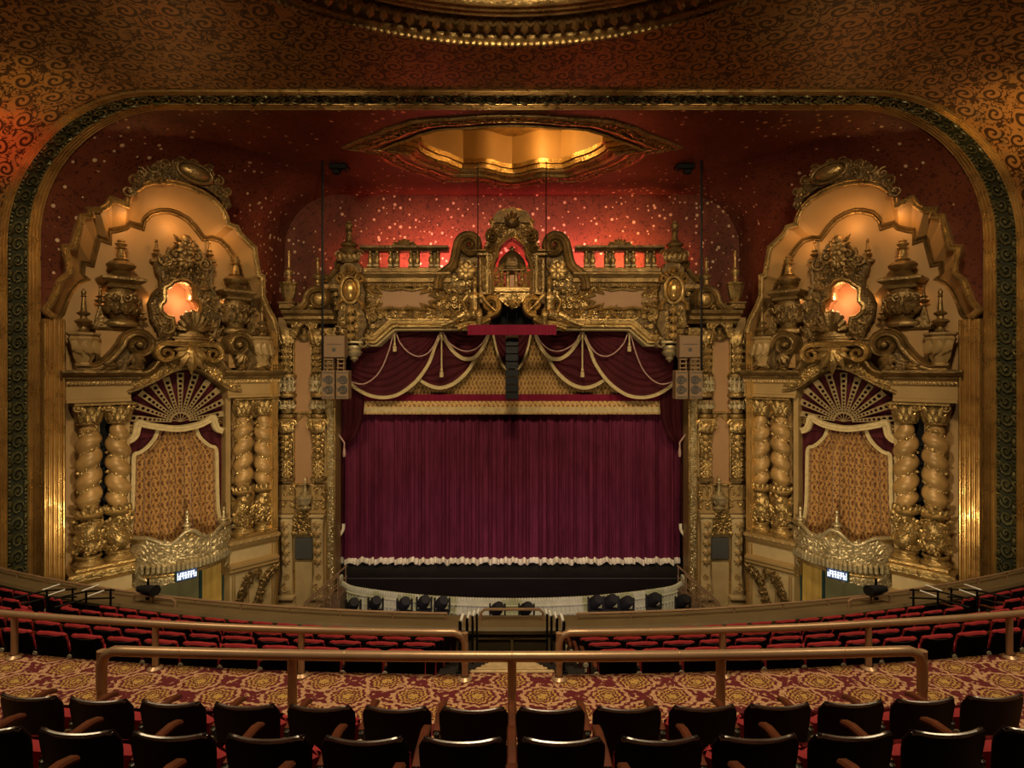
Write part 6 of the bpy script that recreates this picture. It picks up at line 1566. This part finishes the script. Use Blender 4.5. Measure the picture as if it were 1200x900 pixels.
# ------------------------------------------------------------------ near chairs: dark curved backs
def wcurve(u, hw, sag): return sag * (1 - (u / hw) ** 2)
def make_chair(name, back_mat, red_roll, lab, cat='chair'):
    """seat facing +y, origin on the floor under the back; w axis points to the viewer (-y)"""
    t = thing(WORLD, name, lab, cat, (0, 0, 0), mirror=False)
    H = .86; hw = .235; sag = .05
    def bp(u, z, o):        # point on the back shell, o = offset towards the viewer
        lean = .16 * (z - .38); return (u, lean + wcurve(u, hw, sag) + o, z)
    def shell(o0, o1, z0, z1, zr=.05, hw0=.20, hw1=.235, n=14, k=9):
        m = MB(); front, back = [], []
        for j in range(k):
            q = j / (k - 1); z = z0 + (z1 - z0) * q; h = hw0 + (hw1 - hw0) * min(1, q * 1.3)
            if z > z1 - zr: h -= zr * (1 - math.sqrt(max(0, 1 - ((z - z1 + zr) / zr) ** 2))) * .7
            front.append([bp(h * (2 * i / n - 1), z + (.012 * (abs(2 * i / n - 1) ** 3)) * q, o0) for i in range(n + 1)]); back.append([bp(h * (2 * i / n - 1), z + (.012 * (abs(2 * i / n - 1) ** 3)) * q, o1) for i in range(n + 1)])
        m.grid(front); m.grid(back)
        ring = lambda g: g[0] + [r[-1] for r in g[1:]] + g[-1][::-1][1:] + [r[0] for r in g[::-1][1:-1]]
        a, b = ring(front), ring(back); c = [tuple((Vector(p) + Vector(q)) / 2 + (Vector(p) + Vector(q) - Vector((0, .1, 1.24))).normalized() * .006) for p, q in zip(a, b)]
        m.grid([a, c, b], closed_v=True); return m
    bk_ = part(t, 'back_panel', shell(.020, .0, .34, H), back_mat, angle=50)
    if not red_roll:
        m = MB(); m.tube([bp(.205 * (2 * i / 14 - 1), H - .004 + .010 * abs(2 * i / 14 - 1) ** 3 - (.012 if i in (0, 14) else 0), .012) for i in range(15)], .0125, 8); part(t, 'top_edge', m, M['edge_gloss'], parent=bk_, label='polished top edge')
    m = shell(-.002, -.05, .40, H - (.10 if not red_roll else -.02), .06, .15 if not red_roll else .19, .175 if not red_roll else .215); cu_ = part(t, 'back_cushion', m, M['seat_red'], angle=60)
    if red_roll:
        m = MB(); m.tube([bp(.222 * (2 * i / 12 - 1), H + .012 + .022 * math.cos(PI * (2 * i / 12 - 1)) * .6, -.022) for i in range(13)], [.018] + [.034] * 11 + [.018], 8); part(t, 'top_roll', m, M['seat_red'], parent=cu_)
    m = MB(); m.box(0, -.15, .44 if not red_roll else .48, .40, .12, .40, .04); part(t, 'seat_cushion', m, M['seat_red'])
    m = MB(); m.box(-.265, -.10, .34, .035, .30, .62, .012); m.box(-.265, -.10, .03, .06, .36, .06, .012); iron_ = part(t, 'iron_standard', m, M['chair_iron'])
    m = MB(); m.lathe(0, 0, 0, [(.0, 0), (.034, 0), (.038, .006), (.034, .012), (.0, .012)], 14); m.v = [(-.265 + a, .055 + c, .575 + b) for a, b, c in m.v]
    m.box(-.265, .06, .50, .03, .01, .05, .003); part(t, 'emblem', m, M['emblem'], parent=iron_, label='pale cast emblem')
    m = MB(); pts = [(-.265, .02, .64), (-.265, -.12, .655), (-.265, -.30, .645), (-.265, -.38, .62)]; m.grid([[(p[0] + a, p[1], p[2] + b) for a, b in ((-.026, -.016), (.026, -.016), (.029, .0), (.02, .014), (-.02, .014), (-.029, 0))] for p in pts], closed_v=True); o = len(m.v) - 24; m.f += [tuple(o + i for i in range(6)), tuple(o + 18 + i for i in range(6))]
    part(t, 'armrest', m, M['chair_wood'], angle=35)
    return t
PITCH = .53
def place(proto, first, d0, x, z):
    q = pol(d0, x); o = proto if first else dup(proto); o.location = (q[0], q[1], z); o.rotation_euler = (0, 0, -q[2] * -1 * -1)
    return o
def side_word(x): return 'left' if x < 0 else 'right'
ORD = ['first', 'second', 'third', 'fourth', 'fifth', 'sixth', 'seventh', 'eighth', 'ninth', 'tenth', 'eleventh', 'twelfth', 'thirteenth', 'fourteenth', 'fifteenth', 'sixteenth', 'seventeenth', 'eighteenth', 'nineteenth', 'twentieth', 'twenty first']
near = make_chair('theatre_chair', M['chair_back'], False, 'near seat'); first = True
for d0, top, nrow, cnt in ((2.28, EYE - 1.62, 'row below the bottom edge', 4), (3.13, EYE - 1.975, 'nearest visible row', 6), (3.98, EYE - 2.318, 'second row, behind the near rail', 7)):
    for s in (-1, 1):
        for i in range(cnt):
            o = place(near, first, d0, s * (i + .5) * PITCH, top - .86); first = False
            o['label'] = f'dark curved back theatre chair, {nrow}, {ORD[i]} {side_word(s)} of the middle'; o['group'] = f'dark backed chairs, {nrow}'
far = make_chair('balcony_chair', M['chair_back'], True, 'far seat'); first = True
for k, d0 in enumerate(ROWS):
    rn = ['nearest row', 'second row', 'middle row', 'fourth row', 'front row'][k]
    cnt = [12, 14, 16, 19, 21][k]
    for s in (-1, 1):
        for i in range(cnt):
            x = s * (AISLE + .12 + (i + .5) * PITCH)
            if k >= 3 and 15 <= i <= 16: continue
            o = place(far, first, d0, x, rowtop(d0) - .86); first = False
            o['label'] = f'red velvet balcony chair, {rn} of the {side_word(s)} block, {ORD[i]} from the middle aisle'; o['group'] = f'red balcony chairs, {rn}, {side_word(s)} block'

# ------------------------------------------------------------------ black aisle stanchions
def stanchion(x, d, ztop, zfl, lab, fac):
    t = thing(WORLD, 'aisle_stanchion', lab, 'post', (x, -d, zfl), mirror=True)
    m = MB(); m.tube([(x, -d, zfl), (x, -d, ztop)], .022, 8); m.box(x, -d, zfl + .01, .1, .1, .02); part(t, 'post', m, M['black_steel'])
    m = MB(); m.tube([(x, -d, ztop - .12), (x + .012, -d - .03, ztop + .01), (x + .03, -d - .10, ztop + .05)], .02, 8); part(t, 'pale_sleeve', m, M['pale_sleeve'])
for i, (d, py) in enumerate(((7.45, 728), (8.6, 724.5), (9.8, 722), (11.0, 719.5))):
    zt = EYE - (py - 435) / FPX * d; stanchion(-.685, d, zt, ZF - .49 * (int(d - 6.5) + 1) + .02, f'black aisle post with pale sleeve, {ORD[i]} step of the middle aisle, {{side}} side', 1)
def outer_rail(px, py, d, lab):
    x = (px - 600) / FPX * d; zt = EYE - (py - 435) / FPX * d
    t = thing(WORLD, 'aisle_handrail', lab, 'handrail', (x, -d, zt - .95))
    for k in (0, .55):
        m = MB(); m.tube([(x + k * .25, -d - k, zt - .95 - k * .3), (x + k * .25, -d - k, zt - k * .28)], .022, 8); part(t, 'post', m, M['black_steel'])
    m = MB()
    for k in (0, .18): m.tube([(x - .32, -d + .45, zt + .02 - k), (x, -d, zt + .0 - k * .9), (x + .18, -d - .6, zt - .2 - k)], .02, 6)
    part(t, 'rail', m, M['black_steel'])
    m = MB()
    for k in (0, .12): m.tube([(x - .05 + k, -d + .05, zt + .03 - k), (x + .20 + k, -d - .1, zt + .10 - k)], .018, 6)
    part(t, 'pale_sleeve', m, M['pale_sleeve'])
outer_rail(101, 693, 12.2, 'black aisle handrail with pale sleeves in the {side} outer seats, nearer the middle')
outer_rail(55, 692, 12.4, 'black aisle handrail with pale sleeves in the {side} outer seats, farther out')
# spotlight on a rail on the parapet
x, z = fd(176, 691, 13.0)
t = thing(WORLD, 'rail_spotlight', 'black spotlight clamped on a short bronze rail above the {side} parapet', 'spotlight', (x, -13.0, z - .35))
m = MB(); m.tube([(x - .3, -13.05, z), (x - .15, -13.0, z + .01), (x + .16, -12.9, z + .02)], [.07, .10, .11], 12); m.tube([(x + .16, -12.9, z + .02), (x + .2, -12.88, z + .02)], [.125, .125], 12); part(t, 'lamp_body', m, M['black'])
m = MB(); m.box(x - .05, -13.0, z - .13, .08, .08, .2, .01); m.box(x - .05, -13.0, z + .17, .04, .04, .16); part(t, 'clamp', m, M['black_steel'])
m = MB(); p0 = (x - .38, -13.0, z - .34); p1 = (x + .70, -12.78, z - .34)
m.tube([p0, (p0[0], p0[1], z - .16), (p0[0] + .05, p0[1], z - .11), (p1[0] - .05, p1[1], z - .13), (p1[0], p1[1], z - .18), p1], .03, 8); part(t, 'short_rail', m, M['rail_bronze'])

# ------------------------------------------------------------------ copies on the right, camera, light
mirror_all()
cam = bpy.data.cameras.new('camera'); co = bpy.data.objects.new('camera', cam); COL.objects.link(co)
co.location = (0, 0, EYE); co.rotation_euler = (PI / 2, 0, 0); cam.sensor_width = 36; cam.lens = FPX / 1200 * 36; cam.shift_y = -15 / 1200
cam.clip_start = .05; cam.clip_end = 200
SC.camera = co
def area(name, loc, target, size, power, color, spread=180):
    l = bpy.data.lights.new(name, 'AREA'); l.energy = power; l.color = color; l.shape = 'DISK'; l.size = size; l.spread = R(spread)
    o = bpy.data.objects.new(name, l); COL.objects.link(o); o.location = loc
    o.rotation_euler = (Vector(target) - Vector(loc)).to_track_quat('-Z', 'Y').to_euler(); return o
def spot(name, loc, target, ang, power, color, blend=.6, r=.15):
    l = bpy.data.lights.new(name, 'SPOT'); l.energy = power; l.color = color; l.spot_size = R(ang); l.spot_blend = blend; l.shadow_soft_size = r
    o = bpy.data.objects.new(name, l); COL.objects.link(o); o.location = loc
    o.rotation_euler = (Vector(target) - Vector(loc)).to_track_quat('-Z', 'Y').to_euler(); return o
def point(name, loc, power, color, r=.12):
    l = bpy.data.lights.new(name, 'POINT'); l.energy = power; l.color = color; l.shadow_soft_size = r
    o = bpy.data.objects.new(name, l); COL.objects.link(o); o.location = loc; return o
WARM = (1, .76, .44)
area('house_light', (0, 9.5, 19.2), (0, 25, 7), 2.2, 560, WARM, 110)
area('overhead_fill', (0, 4.5, 19.0), (0, 6.0, 7), 2.5, 360, WARM, 120)  # unseen overhead lamps, added to brighten carpet, rails and chair top edges
for s in (-1, 1):
    area('house_light', (s * 7, 9.0, 19.2), (s * 11, 22, 9), 1.6, 420, WARM, 110)
    area('overhead_fill', (s * 9, 5.0, 19.0), (s * 9, 8.0, 6.5), 2.0, 260, WARM, 110)
    # lamps hung on the balcony front
    spot('front_light', (s * 7.5, 13.6, 5.0), (s * 12.3, 21.5, 6.5), 75, 1250, (1, .80, .48), 1, .12)
    spot('front_light', (s * 3.0, 12.9, 4.9), (s * 3.2, 26, 1.6), 50, 1150, (1, .68, .78), 1, .3)
    spot('front_light', (s * 3.5, 12.9, 5.0), (s * 6.5, 24, 12), 62, 1250, (1, .80, .48), 1, .12)
    # red and amber floods hidden behind the parapet of the proscenium
    for x, tx, pw, c in ((2.3, 2.0, 1750, (1, .18, .22)), (4.6, 4.4, 2000, (1, .24, .19)), (7.6, 7.0, 330, (1, .13, .07))):
        spot('red_flood', (s * x, 25.1, 15.0), (s * tx, 27.3, 16.9), 105, pw, c, .8, .1)
    # amber lamps behind the scroll pediments of the side bays
    for px, py, ww, p in ((128, 352, .28, 9), (263, 352, .28, 9), (176, 352, .26, 6), (150, 262, .75, 14), (205, 262, .75, 22), (255, 285, .75, 14)):
        u, z = g(px, py, ww); q = BAY.world(u, ww, z); point('bay_lamp', (-s * q.x, q.y, z), p, (1, .50, .17), .12)
    u, z = g(211, 350, -.2); q = BAY.world(u, -.2, z); point('alcove_lamp', (-s * q.x, q.y, z), 18, (1, .55, .25), .06)
spot('amber_flood', (5.2, 25.1, 15.0), (5.4, 27.3, 17), 80, 1000, (1, .42, .08), .8, .1)
point('recess_lamp', (1.2, 22.6, TOPZ + .9), 190, (1, .55, .16))
spot('cove_light', (-13.0, 13.5, 12.5), (-15.6, 16.6, 18.3), 30, 1900, (1, .10, .05), 1, .2); spot('cove_light', (-12.5, 14.0, 12.5), (-14.0, 16.0, 19.4), 30, 520, (1, .6, .15), 1, .2)
spot('cove_light', (13.0, 14, 12.5), (15.0, 16.4, 19.0), 36, 1300, (1, .62, .18), 1, .2)
w = bpy.data.worlds.new('world'); SC.world = w; w.use_nodes = True
w.node_tree.nodes['Background'].inputs[0].default_value = (1, .7, .45, 1); w.node_tree.nodes['Background'].inputs[1].default_value = .02
vs = SC.view_settings; vs.view_transform = 'Standard'; vs.look = 'None'; vs.gamma = 1; vs.exposure = .12; vs.use_curve_mapping = False
